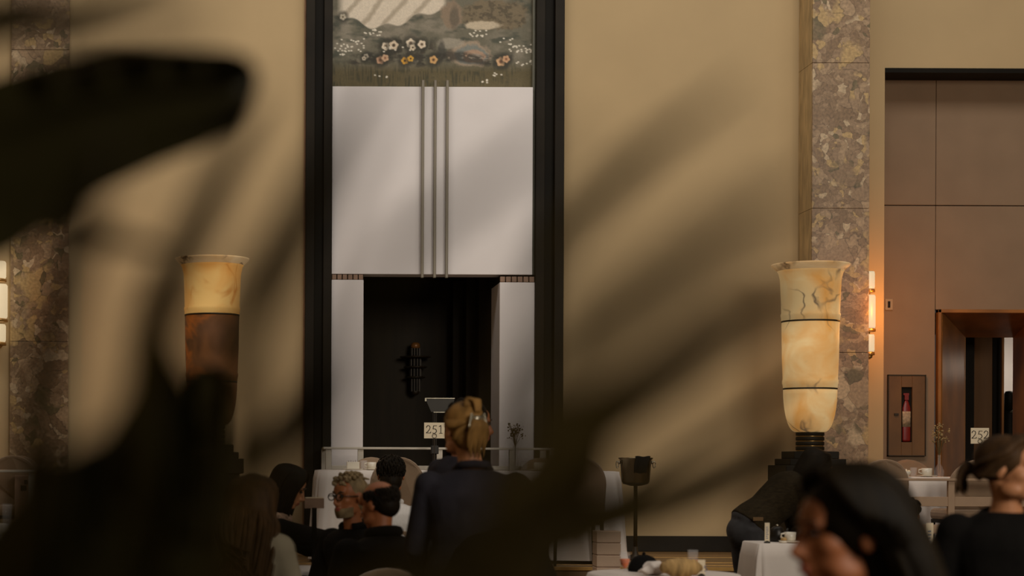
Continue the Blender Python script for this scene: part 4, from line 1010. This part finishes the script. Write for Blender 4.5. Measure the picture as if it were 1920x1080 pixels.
def eyes(t, HM):
    for s_ in (-1, 1):
        o = obj('eye', B().ball((s_ * 0.030, 0.082, 0.010), (0.014, 0.010, 0.007), n=12, m=8).xf(HM), MEYE, t, smooth=True)
        obj('eyebrow', B().tube([Vector((s_ * 0.014, 0.092, 0.030)), Vector((s_ * 0.03, 0.0925, 0.036)), Vector((s_ * 0.048, 0.078, 0.031))], [0.003, 0.004, 0.002], 6).xf(HM), MEYE, t, smooth=True)
    obj('lips', B().ball((0, 0.0935, -0.059), (0.020, 0.008, 0.0055), n=12, m=8).ball((0, 0.0905, -0.069), (0.017, 0.008, 0.006), n=12, m=8).xf(HM), MLIP, t, smooth=True)
def lock(b, pts, r, HM, n=7, taper=0.25):
    """one tapered lock of hair along a smoothed path in head space"""
    P_ = [Vector(p) for p in pts]; out = []
    for k in range(len(P_) - 1):
        p0, p1, p2, p3 = P_[max(k - 1, 0)], P_[k], P_[k + 1], P_[min(k + 2, len(P_) - 1)]
        for j in range(4):
            u = j / 4; out.append(0.5 * ((2 * p1) + (p2 - p0) * u + (2 * p0 - 5 * p1 + 4 * p2 - p3) * u * u + (3 * p1 - p0 - 3 * p2 + p3) * u ** 3))
    out.append(P_[-1]); m = len(out)
    b.tube([HM @ p for p in out], [r * (1 - (1 - taper) * (k / (m - 1)) ** 2) * (0.6 + 0.4 * min(1, k / 2)) for k in range(m)], n)
def cap(b, HM, g=1.0, low=0.0, back=0.0):
    c = B()
    c.ball((0, -0.024 - back, 0.040), (0.081 * g, 0.097 * g, 0.086 * g), n=28, m=18)
    if low: c.ball((0, -0.060, -0.02 - low * 0.5), (0.068 * g, 0.058 * g, 0.05 + low * 0.6), n=20, m=12)
    c.xf(HM); b._add(c.v, c.f)

def short_hair(b, HM, g=1.05, n=170, r=0.0065, low=-0.055, front=0.05, ln=0.045, seed=1, top=True):
    rs_ = random.Random(seed); c = Vector((0, -0.026, 0.038)); R3 = Vector((0.080 * g, 0.097 * g, 0.086 * g))
    for k in range(n):
        a = rs_.uniform(0, 2 * PI); zt = rs_.uniform(-0.9, 1.0) if top else rs_.uniform(-0.9, 0.45)
        q_ = math.sqrt(1 - zt * zt); p = Vector((math.cos(a) * q_, math.sin(a) * q_, zt))
        w0 = c + Vector((p.x * R3.x, p.y * R3.y, p.z * R3.z))
        if w0.z < low or (w0.y > front - 0.06 * max(0, (0.07 - w0.z) / 0.1) and w0.z < 0.085): continue
        dn = Vector((0, 0, -1)) + Vector((p.x * 0.5, p.y * 0.5 - 0.3, 0)); dn -= p * dn.dot(p)
        if dn.length < 1e-3: dn = Vector((0, -1, 0))
        dn.normalize(); jt = Vector((rs_.uniform(-.2, .2), rs_.uniform(-.2, .2), 0))
        lock(b, [w0 * 0.985 + c * 0.015, w0 + (dn + jt) * ln * 0.5 + p * 0.006, w0 + (dn + jt) * ln - p * 0.002], r, HM, 5)
GP = 'people in the dining hall'
# 1 blonde person from behind
t, HM, Nv, Pv, dv = person('person from behind in navy blazer with blonde hair clipped up, before the 251 sign', (866, 808, 8.15), 88, 'stand', 0.10, 112, 0.05, top=MNAVY, wide=1.16, hx=-0.045,
                           arms=[[(-0.06, 0.06, -0.27), (0.05, 0.2, -0.12)], [(0.07, 0.05, -0.27), (-0.04, 0.22, -0.10)]])
hb = B(); cap(hb, HM, 1.06, 0.02)
for k in range(34):
    a = -1.5 + 3.0 * k / 33; x = 0.085 * math.sin(a); y0 = 0.055 * math.cos(a)
    lock(hb, [(x * 0.8, y0 + 0.01, 0.085 - 0.02 * abs(a)), (x * 1.05, -0.05, 0.09 - 0.05 * abs(a)), (x * 0.7, -0.105, 0.055 - 0.02 * abs(a)), (0.0 + x * 0.12, -0.128, 0.045)], 0.012, HM)
for k in range(16):
    a = -1 + 2 * k / 15
    lock(hb, [(a * 0.075, -0.06, -0.045), (a * 0.07, -0.095, -0.01), (a * 0.035, -0.12, 0.02), (a * 0.012, -0.128, 0.045)], 0.013, HM)
for k in range(13):
    a = -1 + 2 * k / 12
    lock(hb, [(a * 0.010, -0.128, 0.045), (a * 0.030, -0.155, 0.02), (a * 0.045, -0.145, -0.03), (a * 0.040, -0.125, -0.085 - 0.02 * (k % 3))], 0.011, HM)
for k in range(7):
    lock(hb, [(-0.03 + 0.01 * k, -0.09, 0.10), (-0.02 + 0.009 * k, -0.09, 0.135 - 0.002 * k), (0.005 * k, -0.115, 0.125), (0.004 * k, -0.128, 0.075)], 0.011, HM)
obj('hair', hb, MHBLOND, t, smooth=True)
cb = B()
for s_ in (-1, 1):
    for k in range(4):
        lock(cb, [(s_ * 0.012, -0.135, 0.05), (s_ * (0.03 + 0.004 * k), -0.15, 0.065 - 0.015 * k), (s_ * (0.04 + 0.002 * k), -0.15, 0.05 - 0.018 * k)], 0.006, HM)
cb._add(B().ball((0, -0.142, 0.045), (0.022, 0.012, 0.014)).xf(HM).v, B().ball((0, 0, 0), 1).f)
obj('hair_clip', cb, MSTEEL, t, smooth=True)
obj('collar', B().tube([Nv + Vector((-0.075, 0.03, 0.0)), Nv + Vector((-0.055, -0.05, 0.025)), Nv + Vector((0, -0.075, 0.03)), Nv + Vector((0.055, -0.05, 0.025)), Nv + Vector((0.075, 0.03, 0.0))], 0.018, 10), MNAVY, t, smooth=True)

# 2 person behind
t, HM, *_ = person('person in dark jacket mostly hidden behind the blonde person with the hair clip', (884, 796, 9.4), 25, 'stand', 0.22, 10, 0.1, top=MNAVY, wide=1.1, skin=MSKIN2)
hb = B(); cap(hb, HM, 1.05)
short_hair(hb, HM)
obj('hair', hb, MHBLACK, t, smooth=True); eyes(t, HM)

# 3 woman with dark hair, head bowed
t, HM, Nv, *_ = person('seated person with long black hair bowing over the table by the white cloth corner', (541, 914, 11.6), 10, 'sit', 0.25, -8, 0.45, top=MBLK, wide=0.95, s=1.08,
                   arms=[[(-0.02, 0.24, -0.12), (0.03, 0.25, 0.0)], [(0.03, 0.27, -0.05), (0.0, 0.26, -0.02)]])
hb = B(); cap(hb, HM, 1.1, 0.04)
rs_ = random.Random(3)
for k in range(46):
    a = -2.6 + 5.2 * k / 45; x = 0.088 * math.sin(a) if abs(a) < 1.57 else math.copysign(0.088 - 0.014 * (abs(a) - 1.57), a); y = -0.028 - 0.075 * math.cos(a)
    if abs(a) > 1.57: y = -0.02 + 0.09 * (abs(a) - 1.57)
    lock(hb, [(x * 0.25, 0.05 * (abs(a) / 2) - 0.02, 0.128), (x * 0.95, y, 0.085), (x * 1.12, y - 0.012, 0.0), (x * 1.05, y - 0.005, -0.08), (x * 1.0 + rs_.uniform(-.01, .01), y + 0.012, -0.16 - rs_.uniform(0, .04))], 0.016, HM)
obj('hair', hb, MHBLACK, t, smooth=True); eyes(t, HM)

collar(t, Nv, MSPECK, 0.03, 0.07, 0.0)

# 4 woman in cream jacket with long brown hair
t, HM, *_ = person('seated person in cream jacket with long wavy brown hair, seen from behind at bottom left', (474, 952, 7.5), 62, 'sit', 0.3, 66, 0.2, roll=0.1, top=MCREAMJ, wide=1.0, spine=0.46, nl=0.10)
hb = B(); cap(hb, HM, 1.12, 0.05); rs_ = random.Random(8)
for k in range(80):
    a = -1.9 + 3.8 * k / 79; x = 0.092 * math.sin(a); y = -0.03 - 0.082 * math.cos(a); L_n = rs_.uniform(0.30, 0.42) if a > -0.4 else rs_.uniform(0.12, 0.22); w1 = rs_.uniform(-.02, .02)
    sw_ = 0.02 + 0.03 * (k / 79)
    lock(hb, [(x * 0.2, 0.02, 0.13), (x * 0.95, y + 0.005, 0.085), (x * 1.16, y - 0.012, -0.02), (x * 1.1 + 0.015 + sw_ * 0.5 + w1, y - 0.06, -0.09), (x * 0.9 + 0.045 + sw_ + w1, y - 0.13, -0.12 - L_n * 0.4), (x * 0.75 + 0.075 + sw_ * 1.6 - w1, y - 0.165, -0.10 - L_n * 0.72), (x * 0.6 + 0.10 + sw_ * 2.0 + w1 * 1.5, y - 0.175, -0.08 - L_n)], 0.015, HM)
for k in range(8):
    x = -0.05 + 0.02 * k
    lock(hb, [(x + 0.05 + 0.012 * math.cos(j * 1.3) * (j % 5 > 1), -0.27 + 0.012 * math.sin(j * 1.3), -0.26 - 0.018 * j) for j in range(8)], 0.006, HM)
obj('hair', hb, MHBROWN, t, smooth=True)

# 5 grey haired man with glasses
t, HM, Nv, *_ = person('grey haired bearded person with glasses turned towards us beside the balding person', (654, 932, 10.3), 225, 'sit', 0.1, 222, 0.05, top=MBLK, wide=1.1, skin=MSKIN2)
hb = B(); cap(hb, HM, 1.0, 0.02, 0.008); rs_ = random.Random(5)
for k in range(60):
    a = rs_.uniform(0, 6.28); q_ = rs_.uniform(0.2, 1)
    p = Vector((0.082 * math.cos(a) * q_, -0.026 + 0.095 * math.sin(a) * q_, 0.040 + 0.09 * math.sqrt(max(0, 1 - q_ * q_))))
    lock(hb, [p * 0.97, p + Vector((rs_.uniform(-.02, .02), rs_.uniform(-.01, .03), 0.014)), p + Vector((rs_.uniform(-.03, .03), rs_.uniform(-.02, .02), 0.004))], 0.012, HM)
obj('hair', hb, MHGREY, t, smooth=True)
bb = B()
for k in range(40):
    a = -1.3 + 2.6 * k / 39; p = Vector((0.060 * math.sin(a), 0.012 + 0.072 * math.cos(a), -0.070 - 0.012 * math.cos(a)))
    lock(bb, [p + Vector((0, -0.004, 0.02)), p, p + Vector((0, -0.006, -0.035))], 0.009, HM)
collar(t, Nv, MBLK, 0.024, 0.07)
obj('beard', bb, MHGREY, t, smooth=True)
gl = B()
for s_ in (-1, 1):
    gl.tube([Vector((s_ * 0.032 + 0.024 * math.cos(2 * PI * k / 16), 0.105, 0.006 + 0.019 * math.sin(2 * PI * k / 16))) for k in range(17)], 0.0032, 6)
    gl.tube([(s_ * 0.056, 0.103, 0.012), (s_ * 0.078, 0.06, 0.010), (s_ * 0.080, -0.01, 0.006)], 0.003, 6)
gl.tube([(-0.009, 0.108, 0.01), (0.009, 0.108, 0.01)], 0.003, 6)
obj('glasses', gl.xf(HM), MLEG, t, smooth=True); eyes(t, HM)

# 6 balding man from behind
t, HM, Nv, *_ = person('balding person in black seen from behind, lower centre left', (709, 948, 9.0), 118, 'sit', 0.14, 140, 0.25, top=MBLK, nl=0.15, wide=1.24, skin=MSKIN2)
hb = B(); short_hair(hb, HM, 0.965, 1500, 0.0045, -0.085, 0.03, 0.028, 6, False); hb._add(*(lambda q_: (q_.v, q_.f))(B().ball((0, -0.058, -0.012), (0.066, 0.060, 0.062), n=20, m=14).xf(HM)))
obj('hair', hb, MHBLACK, t, smooth=True)
collar(t, Nv, MBLK, 0.026, 0.072, 0.02)
dup(chA, at(690, 8.4, 0), 0.25, 'rounded chair in deep shadow right behind the balding person')

# 7 man in white shirt from behind
t, HM, Nv, *_ = person('person with short black hair in pale striped shirt seen from behind at the long table', (733, 892, 12.9), 95, 'sit', 0.08, 86, 0.12, top=MSHIRT, wide=0.98, s=1.12, skin=MSKIN2)
hb = B(); cap(hb, HM, 1.04, 0.035); short_hair(hb, HM, 1.03, 520, 0.0045, ln=0.035, seed=4)
obj('hair', hb, MHBLACK, t, smooth=True)
obj('collar', B().tube([Nv + Vector((-0.06, 0.04, 0.0)), Nv + Vector((-0.052, -0.04, 0.012)), Nv + Vector((0, -0.064, 0.016)), Nv + Vector((0.052, -0.04, 0.012)), Nv + Vector((0.06, 0.04, 0.0))], 0.019, 10), MSHIRT, t, smooth=True)
dup(chA, at(731, 13.0, 0), 0.0, 'chair under the person in the pale striped shirt')

# 8 bent person in jeans
t, HM, *_ = person('person in dark knit sweater and blue jeans bending over the service table', (1530, 880, 12.4), 8, 'stand', 0.85, 0, 0.6, nl=0.07, spine=0.42, top=MKNIT, bottom=MDENIM, wide=0.98, s=1.0,
                   arms=[[(-0.04, 0.10, -0.28), (0.04, 0.16, -0.2)], [(0.04, 0.12, -0.28), (-0.04, 0.16, -0.2)]])
hb = B(); cap(hb, HM, 1.1, 0.04)
for k in range(40):
    a = -2.0 + 4.0 * k / 39; x = 0.09 * math.sin(a); y = -0.03 - 0.08 * math.cos(a)
    lock(hb, [(x * 0.2, 0.02, 0.13), (x * 0.95, y, 0.085), (x * 1.15, y - 0.01, -0.02), (x * 1.1, y + 0.0, -0.14)], 0.016, HM)
obj('hair', hb, MHBLACK, t, smooth=True)
obj('belt_patch', B().box(0.188, 0.197, -0.05, 0.02, 1.0, 1.025), mat('leather_patch', srgb(104, 78, 44), 0.8), t, bevel=0.002)

# 9 woman in the near foreground, profile to the left
t, HM, *_ = person('large blurred profile of a dark haired person facing left in the foreground', (1584, 1004, 3.72), 195, 'sit', 0.05, 188, 0.06, top=MBLK, wide=1.0, skin=MSKIN2, spine=0.46)
hb = B(); cap(hb, HM, 1.20, 0.05, 0.012); rs_ = random.Random(12)
for sd in (-1, 1):
    for k in range(40):
        u = k / 39
        y = 0.002 - 0.125 * u; x = sd * (0.078 + 0.018 * math.sin(u * 2.6)) * (1 - 0.45 * u ** 4); w1 = rs_.uniform(-.012, .012)
        lock(hb, [(sd * 0.006, 0.030 - 0.09 * u, 0.132 + 0.008 * math.sin(u * 3) - 0.012 * u), (x * 0.72, (y + 0.035 * (1 - u) + 0.01) * (1 - 0.25 * u), 0.118 - 0.022 * u * u), (x * 1.12, y + 0.012 * (1 - u), 0.06 - 0.03 * u), (x * 1.2, y - 0.025 - 0.02 * (1 - u), -0.02), (x * 1.25 + w1, y - 0.055 - 0.02 * (1 - u), -0.12), (x * 1.2 + w1, y - 0.09 + w1, -0.26)], 0.019, HM)
for k in range(22):
    x = -0.06 + 0.12 * k / 21
    lock(hb, [(x * 0.3, 0.0, 0.138), (x, -0.06, 0.118), (x * 1.25, -0.102, 0.055), (x * 1.4, -0.125, -0.08), (x * 1.5, -0.15, -0.26)], 0.02, HM)
obj('hair', hb, MHBLACK, t, smooth=True); eyes(t, HM)

# 10 walking woman in black sweater at the right edge
t, HM, Nv, *_ = person('person in black crew-neck sweater with brown hair tied back at the right edge', (1893, 882, 6.6), 268, 'stand', 0.02, 322, 0.06, top=MBLK, wide=1.08, nl=0.15,
                       arms=[[(-0.05, -0.03, -0.29), (0.06, 0.12, -0.22)], [(0.085, -0.05, -0.28), (0.045, 0.02, -0.25)]])
hb = B(); cap(hb, HM, 1.04, 0.0, 0.004); rs_ = random.Random(2)
for k in range(44):
    a = -1.45 + 2.9 * k / 43; x = 0.084 * math.sin(a)
    lock(hb, [(x * 0.35, 0.062 - 0.02 * abs(a), 0.122 - 0.018 * abs(a)), (x * 0.95, 0.0, 0.118 - 0.04 * abs(a)), (x * 0.95, -0.085, 0.055 - 0.025 * abs(a)), (x * 0.15, -0.125, -0.015)], 0.013, HM)
for s_ in (-1, 1):
    for k in range(10):
        lock(hb, [(s_ * (0.080), 0.03 - 0.006 * k, 0.055 - 0.008 * k), (s_ * 0.087, -0.02 - 0.006 * k, 0.03 - 0.006 * k), (s_ * 0.065, -0.085, 0.0 - 0.004 * k), (s_ * 0.015, -0.125, -0.02)], 0.012, HM)
for k in range(26):
    a = rs_.uniform(0, 6.28); r2 = rs_.uniform(0.01, 0.045)
    lock(hb, [(0, -0.12, -0.012), (0.5 * r2 * math.cos(a), -0.148, -0.005 + r2 * 0.5 * math.sin(a)), (r2 * math.cos(a), -0.165, -0.03 + r2 * math.sin(a)), (r2 * 1.2 * math.cos(a), -0.15 - rs_.uniform(0, 0.03), -0.075 + r2 * math.sin(a))], 0.012, HM)
obj('hair', hb, MHBROWN, t, smooth=True); eyes(t, HM)
obj('neckband', B().tube([Nv + Vector((0.095 * math.cos(2 * PI * k / 24), 0.012 + 0.080 * math.sin(2 * PI * k / 24), -0.028 - 0.040 * math.sin(2 * PI * k / 24))) for k in range(25)], 0.009, 8), MBLK, t, smooth=True)

# 11 man with short black hair behind the foreground head
t, HM, *_ = person('person with short black hair and pale shirt below the taupe railing', (1704, 966, 12.6), 40, 'sit', 0.05, 42, 0.05, top=MSHIRT, wide=0.95, s=0.95, skin=MSKIN2)
hb = B(); cap(hb, HM, 1.06, 0.03)
short_hair(hb, HM)
obj('hair', hb, MHBLACK, t, smooth=True)
menucard('white menu card standing by the person with short black hair', 1744, 13, 975, 998, 12.0, 0.75, 'lines')
T7Y = 12.0
table('small round table between the lower taupe chairs at the right', at(1775, T7Y, 0).x, T7Y, 0, 0.748, 0.62, 0.62, True)
cloth('white cloth on the small round table between the lower taupe chairs', at(1775, T7Y, 0).x, T7Y, 0.748, 0.64, 0.64, 0.35, True, 11, 0.025, 13)
tumbler('empty wine glass on the small table beside the black sweater', 1778, 11.8, 0.749, 0.034, 0.12, stem=True)
tumbler('second wine glass on the small table beside the black sweater', 1768, 11.95, 0.749, 0.034, 0.12, stem=True)

# dark coat over a chair at the bottom centre
coat_chair = dup(chA, at(925, 7.3, 0), 0.0, 'chair under the black coat at the bottom centre')
cb = B(); rings = []
for k in range(9):
    u = k / 8; z = 1.135 - 0.62 * u ** 1.2
    w_ = 0.13 + 0.16 * min(1, u * 1.4) ** 0.7; d_2 = 0.05 + 0.05 * u
    rings.append([Vector((w_ * math.copysign(abs(math.cos(a)) ** 0.8, math.cos(a)) + 0.012 * math.sin(6 * a) * u, -0.24 + d_2 * math.sin(a) + 0.01 * math.sin(9 * a) * u, z - 0.03 * abs(math.cos(a)) * (1 - u))) for a in [2 * PI * i / 48 for i in range(48)]])
cb.loft(rings)
o = obj('draped_coat', cb, MBLK, None, smooth=True, loc=at(925, 7.3, 0)); tag(o, 'black coat draped over a chair in front of the blonde person', 'coat')

# chairs under the remaining seated people (mostly below the frame)
for px, Y, rz_, lb in ((430, 7.35, -0.45, 'chair under the person in the cream jacket'), (520, 11.6, -1.4, 'chair under the person with long black hair bowing over the table'),
                       (672, 10.5, 2.3, 'chair under the grey haired person with glasses'), 
                       (1640, 3.8, 1.8, 'chair under the dark haired foreground person')):
    dup(chA, at(px, Y, 0), rz_, lb)

# small white card and napkin beside the bowed person
t = thing('menu_booklet', 'cream open menu held up beside the bowed black haired person', 'menu', at(590, 11.1, 0.75))
obj('cover', B().box(-0.06, 0.06, -0.003, 0.003, zw(952, 11.2) - 0.75, zw(933, 11.2) - 0.75), MDENT1, t)
obj('page', B().box(-0.055, 0.055, 0.004, 0.006, zw(952, 11.2) - 0.75, zw(931, 11.2) - 0.75), MCARD, t)
obj('holder', B().box(-0.015, 0.015, -0.006, 0.008, 0, zw(951, 11.2) - 0.75), MBLK, t)
table('round table between the seated people at the lower left', at(560, 10.9, 0).x, 10.9, 0, 0.745, 0.6, 0.6, True)
cloth('white cloth on the round table between the seated people at lower left', at(560, 10.9, 0).x, 10.9, 0.745, 0.62, 0.62, 0.4, True, 12, 0.03, 15)

# ------------------------------------------------------------------ plants close to the camera
def blade(stations, Y, fold=0.01, th=0.0012, name='leaf', parent=None, m=None, bow=0.0):
    """stations: ((px,py) edge a, (px,py) edge b) from base to tip, given where they are seen at distance Y"""
    n = len(stations); rings = []
    for k, (a, c) in enumerate(stations):
        u = k / (n - 1); yy = Y + bow * math.sin(PI * u)
        A, C_ = P(a[0], a[1], yy), P(c[0], c[1], yy); Mid = (A + C_) / 2 + Vector((0, fold * (A - C_).length, 0))
        q1 = (A + Mid) / 2 + Vector((0, fold * 0.2, 0)); q3 = (Mid + C_) / 2 + Vector((0, fold * 0.2, 0)); e = Vector((0, th, 0))
        rings.append([A, q1, Mid, q3, C_, C_ + e * 0.3, q3 + e, Mid + e * 1.6, q1 + e, A + e * 0.3])
    b = B().loft(rings)
    if parent is not None: b.v = [v - Vector(parent.location) for v in b.v]
    return obj(name, b, m or MLEAF, parent, smooth=True)
def strip(pts, Y, ws, parent, name='leaflet', m=None):
    st_ = []
    for k, p in enumerate(pts):
        a = Vector(pts[max(k - 1, 0)]); c = Vector(pts[min(k + 1, len(pts) - 1)]); d = (c - a).normalized(); nr = Vector((-d.y, d.x)) * ws[k] / 2
        st_.append(((p[0] + nr.x, p[1] + nr.y), (p[0] - nr.x, p[1] - nr.y)))
    return blade(st_, Y, 0.12, 0.0005, name, parent, m or MPALM, bow=0.02 * Y)
def pot(parent, r, h):
    obj('pot', B().lathe([(r * 0.72, 0), (r * 0.75, 0.01), (r, h - 0.04), (r * 1.06, h - 0.04), (r * 1.06, h), (r * 0.95, h), (r * 0.92, h - 0.05), (r * 0.6, h - 0.06)], n=36), MTERRA, parent, smooth=True)
    obj('soil', B().lathe([(r * 0.9, h - 0.06), (r * 0.5, h - 0.045), (0.01, h - 0.04)], n=24), MSOIL, parent, smooth=True)

rp = thing('rubber_plant', 'large dark blurred broad-leaved plant at the left foreground', 'plant', (-0.34, 1.62, 0))
pot(rp, 0.17, 0.3)
for (dx, dy, zt) in ((0.02, -0.1, 1.58), (0.12, -0.4, 1.25), (0.16, 0.5, 1.25), (-0.05, 0.05, 1.3)):
    obj('stem', B().tube([(dx * 0.1, dy * 0.1, 0.24), (dx * 0.3, dy * 0.3, zt * 0.55), (dx, dy, zt)], [0.011, 0.009, 0.005], 8), MSTEM, rp, smooth=True)
blade([((-260, 250), (-260, 300)), ((-170, 190), (-170, 480)), ((-60, 158), (-60, 505)), ((20, 134), (20, 474)), ((110, 106), (110, 410)), ((200, 98), (200, 354)), ((300, 94), (300, 308)), ((380, 92), (380, 278)), ((430, 94), (430, 246)), ((464, 106), (464, 206)), ((484, 130), (484, 156))], 1.5, 0.16, parent=rp)
blade([((306, 610), (310, 610)), ((286, 660), (330, 665)), ((250, 720), (372, 740)), ((200, 800), (405, 810)), ((150, 870), (412, 880)), ((90, 945), (408, 960)), ((25, 1050), (392, 1060)), ((-40, 1180), (370, 1200)), ((40, 1400), (280, 1400)), ((150, 1500), (180, 1500))], 1.02, 0.12, parent=rp)
blade([((372, 684), (398, 686)), ((352, 706), (424, 712)), ((340, 760), (431, 760)), ((330, 840), (428, 840)), ((322, 920), (418, 920)), ((315, 1000), (398, 1000)), ((310, 1100), (376, 1100)), ((320, 1200), (350, 1200))], 2.1, 0.12, parent=rp)
blade([((200, 800), (215, 805)), ((90, 850), (235, 880)), ((0, 930), (230, 980)), ((-70, 1010), (200, 1060)), ((-120, 1110), (170, 1140)), ((-140, 1250), (80, 1300)), ((-120, 1400), (-60, 1400))], 0.8, 0.1, parent=rp)

pp = thing('areca_palm', 'blurred slender palm leaflets fanning across the foreground', 'plant', (0.06, 0.82, 0))
pot(pp, 0.14, 0.26)
for (x_, y_, z_) in ((0.0, -0.1, 1.30), (-0.04, -0.05, 1.28), (0.08, 0.05, 1.30), (0.02, 0.1, 1.27)):
    obj('stem', B().tube([(x_ * 0.2, y_ * 0.2, 0.2), (x_ * 0.4, y_ * 0.5, z_ * 0.55), (x_, y_, z_)], [0.010, 0.008, 0.004], 8), MSTEM, pp, smooth=True)
LF = [
    ([(760, 1230), (890, 1060), (985, 920), (1112, 800), (1257, 697), (1367, 612), (1463, 560), (1560, 515)], 0.70, [60, 90, 130, 118, 100, 88, 66, 10]),
    ([(700, 1240), (900, 1090), (1060, 1010), (1223, 950), (1329, 908), (1449, 852), (1530, 800)], 0.98, [30, 62, 72, 74, 70, 60, 8]),
    ([(760, 1240), (1000, 1040), (1281, 850), (1449, 742), (1520, 690)], 1.1, [20, 24, 26, 22, 4]),
    ([(930, 1240), (970, 930), (1015, 750), (1100, 630), (1247, 525), (1403, 412), (1560, 330)], 0.50, [30, 40, 84, 125, 110, 80, 10]),
    ([(900, 1240), (930, 850), (985, 570), (1055, 432), (1195, 300), (1320, 205), (1400, 140)], 0.74, [30, 30, 30, 74, 56, 26, 4]),
    ([(520, 1240), (610, 860), (690, 560), (745, 470), (880, 368), (1000, 281), (1090, 215)], 0.60, [20, 24, 24, 42, 42, 32, 6]),
    ([(480, 1240), (560, 900), (630, 690), (700, 560), (760, 400)], 0.62, [24, 40, 56, 34, 4]),
    ([(520, 1240), (540, 800), (590, 500), (650, 320), (720, 150), (760, 60)], 0.52, [20, 26, 30, 34, 24, 6]),
    ([(430, 1240), (440, 900), (452, 640), (480, 545), (560, 395), (640, 240), (700, 120)], 0.72, [30, 44, 80, 98, 66, 30, 6]),
    ([(300, 1240), (250, 800), (285, 620), (340, 480), (400, 360), (450, 262), (500, 180)], 0.82, [30, 50, 88, 78, 64, 46, 6]),
    ([(350, 1240), (420, 980), (485, 850), (560, 755), (620, 690)], 0.95, [24, 34, 64, 44, 4]),
    ([(10, 1240), (50, 900), (92, 640), (140, 440), (185, 330), (215, 270)], 0.7, [60, 90, 100, 84, 40, 8]),
    ([(60, 430), (130, 435), (190, 445), (250, 455), (300, 462)], 1.0, [16, 40, 46, 30, 4]),
    ([(-60, 72), (20, 46), (110, 20), (200, -12), (300, -50)], 0.85, [50, 52, 40, 20, 6]),
    ([(-60, 10), (10, 0), (80, -20)], 0.8, [50, 40, 10]),
    ([(80, 90), (180, 62), (290, 34), (400, 10)], 0.62, [20, 30, 20, 4]),
    ([(300, 1240), (440, 1100), (540, 1020), (620, 965), (680, 930)], 0.56, [50, 60, 50, 30, 6]),
    ([(500, 1260), (700, 1110), (880, 1030), (1030, 990), (1120, 960)], 0.60, [60, 90, 90, 60, 6]),
    ([(930, 1260), (1020, 1060), (1078, 930), (1110, 850), (1150, 780)], 0.8, [40, 70, 100, 90, 8]),
]
for pts, Y, ws in LF:
    strip(pts, Y, ws, pp)

# ------------------------------------------------------------------ bake modifiers
bpy.context.view_layer.update()
dg = bpy.context.evaluated_depsgraph_get()
baked = [(o, bpy.data.meshes.new_from_object(o.evaluated_get(dg))) for o in LATE]
olds = {}
for o, me in baked:
    olds[o.data] = me
for o in list(COL.objects):
    if o.type == 'MESH' and o.data in olds:
        o.modifiers.clear(); nm = o.data.name; o.data = olds[o.data]
for old, me in olds.items():
    nm = old.name; bpy.data.meshes.remove(old) if old.users == 0 else None; me.name = nm
